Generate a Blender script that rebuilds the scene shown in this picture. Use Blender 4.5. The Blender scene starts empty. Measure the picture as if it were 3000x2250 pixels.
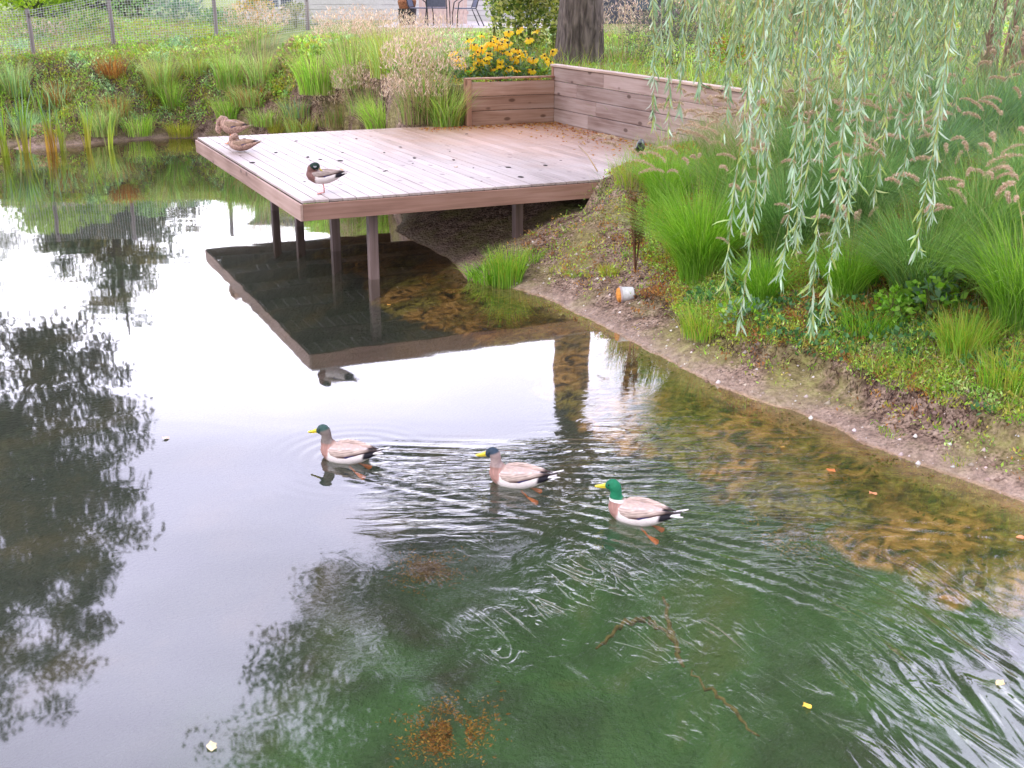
import bpy, bmesh, math, random
import numpy as np
from mathutils import Vector, Matrix
R = math.radians
rng = np.random.default_rng(7)
random.seed(7)
SC = bpy.context.scene
C = SC.collection

# ---------------------------------------------------------------- camera
F, TH, RO, H = 3226.0, 0.3465, -0.0068, 3.0          # focal (px of 3000), pitch down, roll, eye height above the water
cam = bpy.data.cameras.new('camera'); camo = bpy.data.objects.new('camera', cam); C.objects.link(camo)
cam.sensor_width = 36; cam.lens = 36*F/3000; cam.clip_end = 400; cam.clip_start = 0.05
camo.location = (0, 0, H)
camo.rotation_euler = (Matrix.Rotation(math.pi/2-TH, 3, 'X') @ Matrix.Rotation(-RO, 3, 'Z')).to_euler()
SC.camera = camo
SC.render.resolution_x, SC.render.resolution_y = 1024, 768

# ---------------------------------------------------------------- world: bright overcast sky
w = bpy.data.worlds.new('World'); SC.world = w; w.use_nodes = True
nt = w.node_tree; nt.nodes.clear()
N = nt.nodes.new; L = nt.links.new
out = N('ShaderNodeOutputWorld'); bg = N('ShaderNodeBackground')
sky = N('ShaderNodeTexSky'); sky.sky_type = 'NISHITA'; sky.sun_disc = False
sky.sun_elevation = R(48); sky.sun_rotation = R(215)
tc = N('ShaderNodeTexCoord'); sep = N('ShaderNodeSeparateXYZ'); L(tc.outputs['Generated'], sep.inputs[0])
ramp = N('ShaderNodeValToRGB'); L(sep.outputs['Z'], ramp.inputs[0])
cr = ramp.color_ramp
cr.elements[0].position = 0.0; cr.elements[0].color = (13, 13, 13.3, 1)
cr.elements[1].position = 0.24; cr.elements[1].color = (12.4, 12.2, 13.6, 1)
e = cr.elements.new(0.40); e.color = (10.6, 10.2, 13.6, 1)
e = cr.elements.new(0.62); e.color = (12.2, 11.8, 15.6, 1)
e = cr.elements.new(1.0); e.color = (10.2, 10.1, 13.0, 1)
mp = N('ShaderNodeMapping'); mp.inputs['Scale'].default_value = (1.2, 1.6, 5); L(tc.outputs['Generated'], mp.inputs[0])
nz = N('ShaderNodeTexNoise'); nz.inputs['Scale'].default_value = 1.7; nz.inputs['Detail'].default_value = 4; L(mp.outputs[0], nz.inputs[0])
cm = N('ShaderNodeMapRange'); cm.inputs[1].default_value = .3; cm.inputs[2].default_value = .7; cm.inputs[3].default_value = .80; cm.inputs[4].default_value = 1.15
L(nz.outputs[0], cm.inputs[0])
fr_ = N('ShaderNodeMapRange'); fr_.inputs[1].default_value = -.5; fr_.inputs[2].default_value = .7; fr_.inputs[3].default_value = .55; fr_.inputs[4].default_value = 1.95; L(sep.outputs['Y'], fr_.inputs[0])
cm2 = N('ShaderNodeMath'); cm2.operation = 'MULTIPLY'; L(cm.outputs[0], cm2.inputs[0]); L(fr_.outputs[0], cm2.inputs[1])
mul = N('ShaderNodeVectorMath'); mul.operation = 'SCALE'; L(ramp.outputs[0], mul.inputs[0]); L(cm2.outputs[0], mul.inputs['Scale'])
mix = N('ShaderNodeMix'); mix.data_type = 'RGBA'; mix.inputs[0].default_value = .9
L(sky.outputs[0], mix.inputs[6]); L(mul.outputs[0], mix.inputs[7])
L(mix.outputs[2], bg.inputs[0]); bg.inputs[1].default_value = 0.10; L(bg.outputs[0], out.inputs[0])

# ---------------------------------------------------------------- sun behind thin cloud
sl = bpy.data.lights.new('sun', 'SUN'); sl.energy = 1.1; sl.angle = R(18); sl.color = (1, .96, .9)
so = bpy.data.objects.new('sun', sl); C.objects.link(so); so.rotation_euler = (R(42), 0, R(-35))
SC.view_settings.view_transform = 'Standard'; SC.view_settings.look = 'None'
SC.view_settings.exposure = 1.08; SC.view_settings.gamma = 1
SC.render.engine = 'CYCLES'
try:
    SC.cycles.transparent_max_bounces = 12; SC.cycles.max_bounces = 4; SC.cycles.diffuse_bounces = 2; SC.cycles.glossy_bounces = 3; SC.cycles.transmission_bounces = 3
except Exception: pass

# ---------------------------------------------------------------- projection helpers (P = pixel of the 2212 px wide view)
K = 3000/2212
def ray(px, py):
    X = px*K-1500; Y = 1125-py*K
    c, s = math.cos(-RO), math.sin(-RO); X, Y = c*X-s*Y, s*X+c*Y
    ct, st = math.cos(TH), math.sin(TH)
    return np.array([X, F*ct+Y*st, -F*st+Y*ct])/F
def at(px, py, z=0.):
    d = ray(px, py); t = (z-H)/d[2]; return d*t+np.array([0, 0, H])
def at_y(px, py, y):
    d = ray(px, py); return d*(y/d[1])+np.array([0, 0, H])
def proj(x, y, z):
    z = z-H; d = y*math.cos(TH)-z*math.sin(TH); u = y*math.sin(TH)+z*math.cos(TH)
    d = np.maximum(d, .01)
    X = F*x/d; Y = F*u/d; c, s = math.cos(RO), math.sin(RO); X, Y = c*X-s*Y, s*X+c*Y
    return (1500+X)/K, (1125-Y)/K
def sst(a, b, x):
    t = np.clip((x-a)/(b-a), 0, 1); return t*t*(3-2*t)

# value noise in numpy
_tab = np.random.default_rng(3).random((256, 256))
def vnoise(x, y):
    x = np.asarray(x, float); y = np.asarray(y, float)
    xi = np.floor(x).astype(int); yi = np.floor(y).astype(int); fx = x-xi; fy = y-yi
    fx = fx*fx*(3-2*fx); fy = fy*fy*(3-2*fy)
    g = lambda a, b: _tab[a % 256, b % 256]
    return (g(xi, yi)*(1-fx)+g(xi+1, yi)*fx)*(1-fy)+(g(xi, yi+1)*(1-fx)+g(xi+1, yi+1)*fx)*fy
def fbm(x, y, o=4):
    s = 0; a = .5
    for i in range(o):
        s = s+a*vnoise(x*2**i+17*i, y*2**i+31*i); a *= .5
    return s/(1-.5**o)

# ---------------------------------------------------------------- layout
PHI, SKW = .4392, .0157
cx, cy, DZ = -2.159, 11.213, .923
A = np.array([math.cos(PHI), math.sin(PHI)]); B = np.array([-math.sin(PHI+SKW), math.cos(PHI+SKW)])
ABi = np.linalg.inv(np.array([A, B]).T)
def uv(x, y):
    x = np.asarray(x)-cx; y = np.asarray(y)-cy
    return ABi[0, 0]*x+ABi[0, 1]*y, ABi[1, 0]*x+ABi[1, 1]*y
def duv(u, v): return np.array([cx, cy])+A*u+B*v
shore = [(-11.5, -8), (-11.2, 6), (-10.8, 15), (-10.6, 20.5), (-9.6, 22.6)]
for p in [(30, 322), (160, 312), (300, 300), (420, 296)]:
    shore.append(tuple(at(*p)[:2]))
shore += [(-3.4, 22.4), (-2.4, 20.2), (-1.9, 17.6), (-1.55, 15.6)]
for p in [(860, 500), (978, 563), (1010, 602), (1120, 622), (1200, 652), (1300, 702), (1400, 757), (1480, 800), (1560, 842), (1700, 885), (1800, 925),
          (1900, 975), (2050, 1027), (2212, 1087), (2500, 1190), (2900, 1400)]:
    shore.append(tuple(at(*p)[:2]))
shore += [(4.9, 2.), (5.2, -8)]
SH = np.array(shore)
poly = np.vstack([SH])                                   # the pond outline (water inside)
def sdist(x, y):
    x = np.asarray(x, float); y = np.asarray(y, float)
    best = np.full(x.shape, 1e9)
    for i in range(len(SH)-1):
        a, b = SH[i], SH[i+1]; ab = b-a; l2 = ab@ab
        t = np.clip(((x-a[0])*ab[0]+(y-a[1])*ab[1])/l2, 0, 1)
        best = np.minimum(best, np.hypot(x-a[0]-t*ab[0], y-a[1]-t*ab[1]))
    ins = np.zeros(x.shape, bool); n = len(SH)
    for i in range(n):
        x1, y1 = SH[i]; x2, y2 = SH[(i+1) % n]
        c = ((y1 > y) != (y2 > y)) & (x < (x2-x1)*(y-y1)/(y2-y1+1e-12)+x1)
        ins ^= c
    return np.where(ins, -best, best)
u2, v2 = uv(*at(1480, 312, DZ)[:2])
WU, WV = 5.68, 5.29; WEND = .05                                     # wall corner in deck axes
def hgt(x, y):
    x = np.asarray(x, float); y = np.asarray(y, float)
    d = sdist(x, y)
    d = d+.10*(fbm(x*1.3, y*1.3)-.5)+.10*(fbm(x*6, y*6)-.5)
    dd = np.maximum(d, 0)
    edge = .40+.25*(fbm(x*1.7+9, y*1.7)-.5)
    pr = .40*np.minimum(dd, 2.3)+.12*np.maximum(dd-2.3, 0)
    sc = sst(edge, edge+.04, dd)*.10*sst(1.2, 2.2, x)+.0
    right = np.minimum(pr+sc, 1.75)
    left = np.minimum(.78*dd, 1.40)+np.minimum(.07*np.maximum(dd-1.8, 0), .45)
    wl = sst(-1.0, -3.5, x)*sst(15, 18, y)
    land = right*(1-wl)+left*wl
    # deck footprint: the ground stays below the boards except where the bank has crept over them
    u, v = uv(x, y)
    ind = sst(-.25, .02, v)*sst(5.75, 5.5, v)*sst(-.3, 0, u)*sst(5.9, 5.66, u)
    side = (u-3.42)*(v2-0)-(v-0)*(u2-3.42)                # >0 to the right of the overgrown edge
    side = side/math.hypot(v2, u2-3.42)
    cap = np.where(land > .56, .56+(land-.56)*.08, land)
    over = .93+.10*sst(0, .5, side)+.05*sst(.3, 1.5, side)
    k = sst(-.10, .06, side)
    land = land*(1-ind)+(cap*(1-k)+over*k)*ind
    near = sst(-1.3, -.1, v)*sst(.05, -.02, v)*sst(2.2, 3.6, u)*sst(8.5, 6., u)
    land = land*(1-near)+np.maximum(land, np.minimum(.55+.45*sst(-.1, .5, side), .42*dd+.35))*near
    beh = sst(5.45, 5.62, v)*sst(2.9, 3.5, u)+sst(WU+.10, WU+.30, u)*sst(WEND-.2, WEND+.5, v)
    beh = np.clip(beh, 0, 1)
    land = np.where(beh > 0, land*(1-beh)+1.52*beh, land)
    land = np.maximum(land, 0)+sst(19.5, 26.5, y+.15*x)*np.maximum(2.06-land, 0)*sst(-7.5, -4, x)
    land = land+sst(24, 34, y)*np.maximum(2.05-land, 0)*sst(-4, -7.5, x)
    # pond bottom
    wd = np.maximum(-d, 0)
    sh = .20*np.minimum(wd, .95)+.55*np.clip(wd-.95, 0, 1.4)+.1*np.clip(wd-2.3, 0, 4)
    bottom = -sh-.05*(fbm(x*3, y*3)-.4)*sst(.1, .8, wd)
    z = np.where(d > 0, land+.035*(fbm(x*7, y*7)-.5)*sst(0, .2, dd)*(1-.6*ind), bottom)
    return z
def dnoise(x, y): return sdist(x, y)+.10*(fbm(x*1.3, y*1.3)-.5)+.10*(fbm(x*6, y*6)-.5)
def hz(x, y): return float(hgt(np.array([x]), np.array([y]))[0])
_gx = np.linspace(-14, 16, 601); _gy = np.linspace(3, 36, 661)
_GX, _GY = np.meshgrid(_gx, _gy); _GZ = hgt(_GX, _GY)
def hfast(x, y):
    fx = np.clip((np.asarray(x)-_gx[0])/(_gx[1]-_gx[0]), 0, 599.999); fy = np.clip((np.asarray(y)-_gy[0])/(_gy[1]-_gy[0]), 0, 659.999)
    i = fx.astype(int) if hasattr(fx, 'astype') else int(fx); j = fy.astype(int) if hasattr(fy, 'astype') else int(fy)
    a = fx-i; b = fy-j
    return (_GZ[j, i]*(1-a)+_GZ[j, i+1]*a)*(1-b)+(_GZ[j+1, i]*(1-a)+_GZ[j+1, i+1]*a)*b
def gp(px, py):                                         # where the sight line through a pixel meets the ground
    d = ray(px, py); t = np.arange(3, 60, .02); P = np.array([0, 0, H])[:, None]+d[:, None]*t
    hit = np.nonzero(P[2] < hfast(P[0], P[1]))[0]
    if len(hit) == 0: return np.array([P[0][-1], P[1][-1], 2.05])
    i = hit[0]; return P[:, i]

# ---------------------------------------------------------------- object helpers
def tag(o, label=None, cat=None, group=None, kind=None):
    if label: o['label'] = label
    if cat: o['category'] = cat
    if group: o['group'] = group
    if kind: o['kind'] = kind
    return o
def empty(name, loc, label, cat, group=None, rz=0.):
    o = bpy.data.objects.new(name, None); C.objects.link(o); o.location = tuple(float(v) for v in loc); o.rotation_euler = (0, 0, rz)
    o.empty_display_size = .05
    return tag(o, label, cat, group)
def npmesh(name, V, Fc, mats, col=None, smooth=False, midx=None, parent=None):
    V = np.asarray(V, np.float32); Fc = np.asarray(Fc, np.int32)
    me = bpy.data.meshes.new(name); k = Fc.shape[1]
    me.vertices.add(len(V)); me.vertices.foreach_set('co', V.ravel())
    me.loops.add(Fc.size); me.loops.foreach_set('vertex_index', Fc.ravel())
    me.polygons.add(len(Fc)); me.polygons.foreach_set('loop_start', np.arange(0, Fc.size, k, dtype=np.int32))
    me.polygons.foreach_set('loop_total', np.full(len(Fc), k, np.int32))
    if smooth: me.polygons.foreach_set('use_smooth', np.ones(len(Fc), bool))
    for m in (mats if isinstance(mats, (list, tuple)) else [mats]): me.materials.append(m)
    if midx is not None: me.polygons.foreach_set('material_index', np.asarray(midx, np.int32))
    if col is not None:
        at_ = me.attributes.new('Col', 'FLOAT_COLOR', 'POINT')
        c = np.ones((len(V), 4), np.float32); c[:, :3] = col; at_.data.foreach_set('color', c.ravel())
    me.update(); me.validate()
    o = bpy.data.objects.new(name, me); C.objects.link(o)
    if parent is not None: o.parent = parent
    return o
class MB:
    """collects boxes, tubes and lofts into one mesh"""
    def __init__(s): s.bm = bmesh.new()
    def box(s, lo, hi, bev=0, M=None):
        g = bmesh.ops.create_cube(s.bm, size=1)['verts']
        lo = Vector(lo); hi = Vector(hi); c = (lo+hi)/2; d = hi-lo
        for v in g: v.co = Vector((v.co.x*d.x+c.x, v.co.y*d.y+c.y, v.co.z*d.z+c.z))
        if bev:
            ed = list({e for v in g for e in v.link_edges})
            r = bmesh.ops.bevel(s.bm, geom=ed, offset=bev, segments=1, affect='EDGES')
            g = [v for v in r['verts']] if False else list({v for f in r['faces'] for v in f.verts} | {v for v in g if v.is_valid})
        if M is not None:
            for v in g: v.co = M @ v.co
        return s
    def tube(s, pts, rad, n=6, cap=True):
        pts = [Vector(tuple(map(float, p))) for p in pts]; rings = []
        if not hasattr(rad, '__len__'): rad = [rad]*len(pts)
        up = Vector((0, 0, 1))
        for i, p in enumerate(pts):
            t = (pts[min(i+1, len(pts)-1)]-pts[max(i-1, 0)])
            t = t.normalized() if t.length > 1e-9 else up
            a = t.cross(up); a = a.normalized() if a.length > .05 else t.cross(Vector((1, 0, 0))).normalized()
            if rings and a.dot(lasta) < 0: a = -a
            lasta = a; b = t.cross(a)
            rings.append([s.bm.verts.new(p+(a*math.cos(q)+b*math.sin(q))*float(rad[i])) for q in [2*math.pi*j/n for j in range(n)]])
        for r0, r1 in zip(rings, rings[1:]):
            for j in range(n): s.bm.faces.new((r0[j], r0[(j+1) % n], r1[(j+1) % n], r1[j]))
        if cap: s.bm.faces.new(rings[0][::-1]); s.bm.faces.new(rings[-1])
        return s
    def loft(s, rings, n=14):
        """rings: (cx,cy,cz,ry,rz) ellipses in the yz plane"""
        R_ = []
        for (x, y, z, a, b) in rings:
            R_.append([s.bm.verts.new((x, y+a*math.cos(q), z+b*math.sin(q))) for q in [2*math.pi*j/n for j in range(n)]])
        for r0, r1 in zip(R_, R_[1:]):
            for j in range(n): s.bm.faces.new((r0[j], r0[(j+1) % n], r1[(j+1) % n], r1[j]))
        s.bm.faces.new(R_[0][::-1]); s.bm.faces.new(R_[-1]); return s
    def ball(s, c, r, sub=2, sc=(1, 1, 1), M=None):
        g = bmesh.ops.create_icosphere(s.bm, subdivisions=sub, radius=1)['verts']
        for v in g:
            v.co = Vector((v.co.x*r*sc[0], v.co.y*r*sc[1], v.co.z*r*sc[2]))
            if M is not None: v.co = M @ v.co
            v.co += Vector(tuple(map(float, c)))
        return s
    def build(s, name, mat, parent=None, smooth=False):
        bmesh.ops.recalc_face_normals(s.bm, faces=s.bm.faces[:])
        me = bpy.data.meshes.new(name); s.bm.to_mesh(me); s.bm.free()
        if mat: me.materials.append(mat)
        if smooth:
            for p in me.polygons: p.use_smooth = True
        o = bpy.data.objects.new(name, me); C.objects.link(o)
        if parent is not None: o.parent = parent
        return o

# ---------------------------------------------------------------- materials
def newmat(name):
    m = bpy.data.materials.new(name); m.use_nodes = True; t = m.node_tree; t.nodes.clear()
    o = t.nodes.new('ShaderNodeOutputMaterial'); return m, t, o
def pmat(name, col, rough=.6, spec=.3, metal=0., noise=None, bump=0., nscale=30.):
    m, t, o = newmat(name); n = t.nodes.new; l = t.links.new
    p = n('ShaderNodeBsdfPrincipled'); p.inputs['Roughness'].default_value = rough; p.inputs['Metallic'].default_value = metal
    p.inputs['Specular IOR Level'].default_value = spec; l(p.outputs[0], o.inputs[0])
    tcx = n('ShaderNodeTexCoord'); tx = n('ShaderNodeTexNoise'); tx.inputs['Scale'].default_value = nscale; tx.inputs['Detail'].default_value = 5
    l(tcx.outputs['Object'], tx.inputs[0])
    r = n('ShaderNodeValToRGB'); l(tx.outputs[0], r.inputs[0]); r.color_ramp.elements[0].position = .3; r.color_ramp.elements[1].position = .7
    k = noise if noise is not None else .82
    r.color_ramp.elements[0].color = (col[0]*k, col[1]*k, col[2]*k, 1); r.color_ramp.elements[1].color = (min(1, col[0]*(2-k)), min(1, col[1]*(2-k)), min(1, col[2]*(2-k)), 1)
    l(r.outputs[0], p.inputs['Base Color'])
    if bump:
        b = n('ShaderNodeBump'); b.inputs['Strength'].default_value = bump; b.inputs['Distance'].default_value = .01; l(tx.outputs[0], b.inputs['Height']); l(b.outputs[0], p.inputs['Normal'])
    return m
def foliage_mat(name, trans=.45, rough=.5, spec=.35):
    m, t, o = newmat(name); n = t.nodes.new; l = t.links.new
    at_ = n('ShaderNodeAttribute'); at_.attribute_name = 'Col'
    p = n('ShaderNodeBsdfPrincipled'); p.inputs['Roughness'].default_value = rough; p.inputs['Specular IOR Level'].default_value = spec
    tr = n('ShaderNodeBsdfTranslucent'); mx = n('ShaderNodeMixShader'); mx.inputs[0].default_value = trans
    hs = n('ShaderNodeHueSaturation'); hs.inputs['Value'].default_value = 1.5; hs.inputs['Saturation'].default_value = 1.1
    l(at_.outputs['Color'], p.inputs['Base Color']); l(at_.outputs['Color'], hs.inputs['Color']); l(hs.outputs[0], tr.inputs[0])
    l(p.outputs[0], mx.inputs[1]); l(tr.outputs[0], mx.inputs[2]); l(mx.outputs[0], o.inputs[0]); return m
M_leaf = foliage_mat('leaf'); M_vcol = foliage_mat('feather', trans=0, rough=.65, spec=.2); M_crown = foliage_mat('crown_leaf', trans=0, rough=.55); M_petal = foliage_mat('petal', trans=.3, rough=.6)
M_willow = foliage_mat('willow_leaf', trans=.3, rough=.42, spec=.5)

def wood_mat(name, c1, c2, c3, axis=0, spec=.35, rough=.55, stain=None):
    """weathered timber: grain along the local axis, knots, per-board tone"""
    m, t, o = newmat(name); n = t.nodes.new; l = t.links.new
    tcx = n('ShaderNodeTexCoord'); geo = n('ShaderNodeNewGeometry')
    off = n('ShaderNodeVectorMath'); off.operation = 'SCALE'; off.inputs[0].default_value = (17, 31, 11); l(geo.outputs['Random Per Island'], off.inputs['Scale'])
    ad = n('ShaderNodeVectorMath'); ad.operation = 'ADD'; l(tcx.outputs['Object'], ad.inputs[0]); l(off.outputs[0], ad.inputs[1])
    mp = n('ShaderNodeMapping'); s = [26, 26, 26]; s[axis] = 1.1; mp.inputs['Scale'].default_value = s; l(ad.outputs[0], mp.inputs[0])
    g = n('ShaderNodeTexNoise'); g.inputs['Scale'].default_value = 1.; g.inputs['Detail'].default_value = 6; g.inputs['Distortion'].default_value = .6; l(mp.outputs[0], g.inputs[0])
    mp2 = n('ShaderNodeMapping'); s = [3., 3., 3.]; s[axis] = 1.0; mp2.inputs['Scale'].default_value = s; l(ad.outputs[0], mp2.inputs[0])
    b = n('ShaderNodeTexNoise'); b.inputs['Scale'].default_value = 1.; b.inputs['Detail'].default_value = 4; l(mp2.outputs[0], b.inputs[0])
    r = n('ShaderNodeValToRGB'); r.color_ramp.elements[0].position = .32; r.color_ramp.elements[0].color = (*c1, 1)
    r.color_ramp.elements[1].position = .68; r.color_ramp.elements[1].color = (*c3, 1); e = r.color_ramp.elements.new(.5); e.color = (*c2, 1)
    mm = n('ShaderNodeMath'); mm.operation = 'MULTIPLY_ADD'; mm.inputs[1].default_value = .45; l(g.outputs[0], mm.inputs[0])
    mb = n('ShaderNodeMath'); mb.operation = 'MULTIPLY'; mb.inputs[1].default_value = .55; l(b.outputs[0], mb.inputs[0]); l(mb.outputs[0], mm.inputs[2]); l(mm.outputs[0], r.inputs[0])
    # knots
    mk = n('ShaderNodeMapping'); s = [5, 5, 5]; s[axis] = 2.4; mk.inputs['Scale'].default_value = s; l(ad.outputs[0], mk.inputs[0])
    vo = n('ShaderNodeTexVoronoi'); vo.inputs['Scale'].default_value = 1.; l(mk.outputs[0], vo.inputs[0])
    kr = n('ShaderNodeMapRange'); kr.inputs[1].default_value = .10; kr.inputs[2].default_value = .17; kr.inputs[3].default_value = .75; kr.inputs[4].default_value = 0; l(vo.outputs['Distance'], kr.inputs[0])
    k = n('ShaderNodeMix'); k.data_type = 'RGBA'; l(kr.outputs[0], k.inputs[0]); l(r.outputs[0], k.inputs[6]); k.inputs[7].default_value = (c1[0]*.35, c1[1]*.28, c1[2]*.25, 1)
    hs = n('ShaderNodeHueSaturation'); vr = n('ShaderNodeMapRange'); vr.inputs[3].default_value = .84; vr.inputs[4].default_value = 1.14; l(geo.outputs['Random Per Island'], vr.inputs[0])
    l(vr.outputs[0], hs.inputs['Value']); l(k.outputs[2], hs.inputs['Color'])
    colout = hs.outputs[0]
    if stain is not None:
        colout = stain(t, tcx, colout)
    p = n('ShaderNodeBsdfPrincipled'); p.inputs['Specular IOR Level'].default_value = spec
    rr = n('ShaderNodeMapRange'); rr.inputs[3].default_value = rough-.12; rr.inputs[4].default_value = rough+.15; l(b.outputs[0], rr.inputs[0]); l(rr.outputs[0], p.inputs['Roughness'])
    l(colout, p.inputs['Base Color'])
    bu = n('ShaderNodeBump'); bu.inputs['Strength'].default_value = .35; bu.inputs['Distance'].default_value = .004; l(g.outputs[0], bu.inputs['Height']); l(bu.outputs[0], p.inputs['Normal'])
    l(p.outputs[0], o.inputs[0]); return m
def deck_stain(t, tcx, c):
    # rust brown needle litter dust near the wall corner, damp stains
    n = t.nodes.new; l = t.links.new
    se = n('ShaderNodeSeparateXYZ'); l(tcx.outputs['Object'], se.inputs[0])
    d = n('ShaderNodeVectorMath'); d.operation = 'DISTANCE'; d.inputs[1].default_value = (5.3, 4.6, 0)
    mp = n('ShaderNodeMapping'); mp.inputs['Scale'].default_value = (1, 1, 0); l(tcx.outputs['Object'], mp.inputs[0]); l(mp.outputs[0], d.inputs[0])
    nn = n('ShaderNodeTexNoise'); nn.inputs['Scale'].default_value = 2.2; nn.inputs['Detail'].default_value = 8; l(tcx.outputs['Object'], nn.inputs[0])
    a = n('ShaderNodeMath'); a.operation = 'MULTIPLY_ADD'; a.inputs[1].default_value = 2.6; l(nn.outputs[0], a.inputs[0]); l(d.outputs['Value'], a.inputs[2])
    r = n('ShaderNodeMapRange'); r.inputs[1].default_value = 5.6; r.inputs[2].default_value = 2.2; r.inputs[3].default_value = 0; r.inputs[4].default_value = .75; l(a.outputs[0], r.inputs[0])
    x = n('ShaderNodeMix'); x.data_type = 'RGBA'; l(r.outputs[0], x.inputs[0]); l(c, x.inputs[6]); x.inputs[7].default_value = (.50, .27, .14, 1)
    return x.outputs[2]
M_deck = wood_mat('deck_timber', (.26, .205, .19), (.40, .33, .31), (.50, .435, .425), axis=1, spec=.5, rough=.42, stain=deck_stain)
M_fasc = wood_mat('fascia_timber', (.16, .085, .06), (.29, .16, .12), (.40, .245, .20), axis=0, rough=.6)
M_fasc2 = wood_mat('fascia_timber_side', (.22, .13, .10), (.36, .235, .19), (.47, .33, .28), axis=1, rough=.6)
M_wall = wood_mat('wall_timber', (.26, .14, .085), (.46, .29, .21), (.58, .43, .36), axis=0, rough=.6)
M_wall2 = wood_mat('wall_timber_long', (.25, .16, .13), (.45, .34, .295), (.58, .48, .44), axis=1, rough=.6)
M_cop = wood_mat('coping_timber', (.42, .28, .2), (.6, .45, .36), (.72, .6, .5), axis=1, rough=.6)
M_orange = wood_mat('post_timber', (.32, .16, .10), (.48, .27, .18), (.58, .38, .28), axis=2, rough=.6)
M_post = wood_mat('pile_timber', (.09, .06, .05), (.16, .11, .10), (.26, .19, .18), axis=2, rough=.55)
M_fpost = wood_mat('fence_timber', (.25, .2, .2), (.36, .30, .31), (.46, .4, .41), axis=2, rough=.7)

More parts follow.
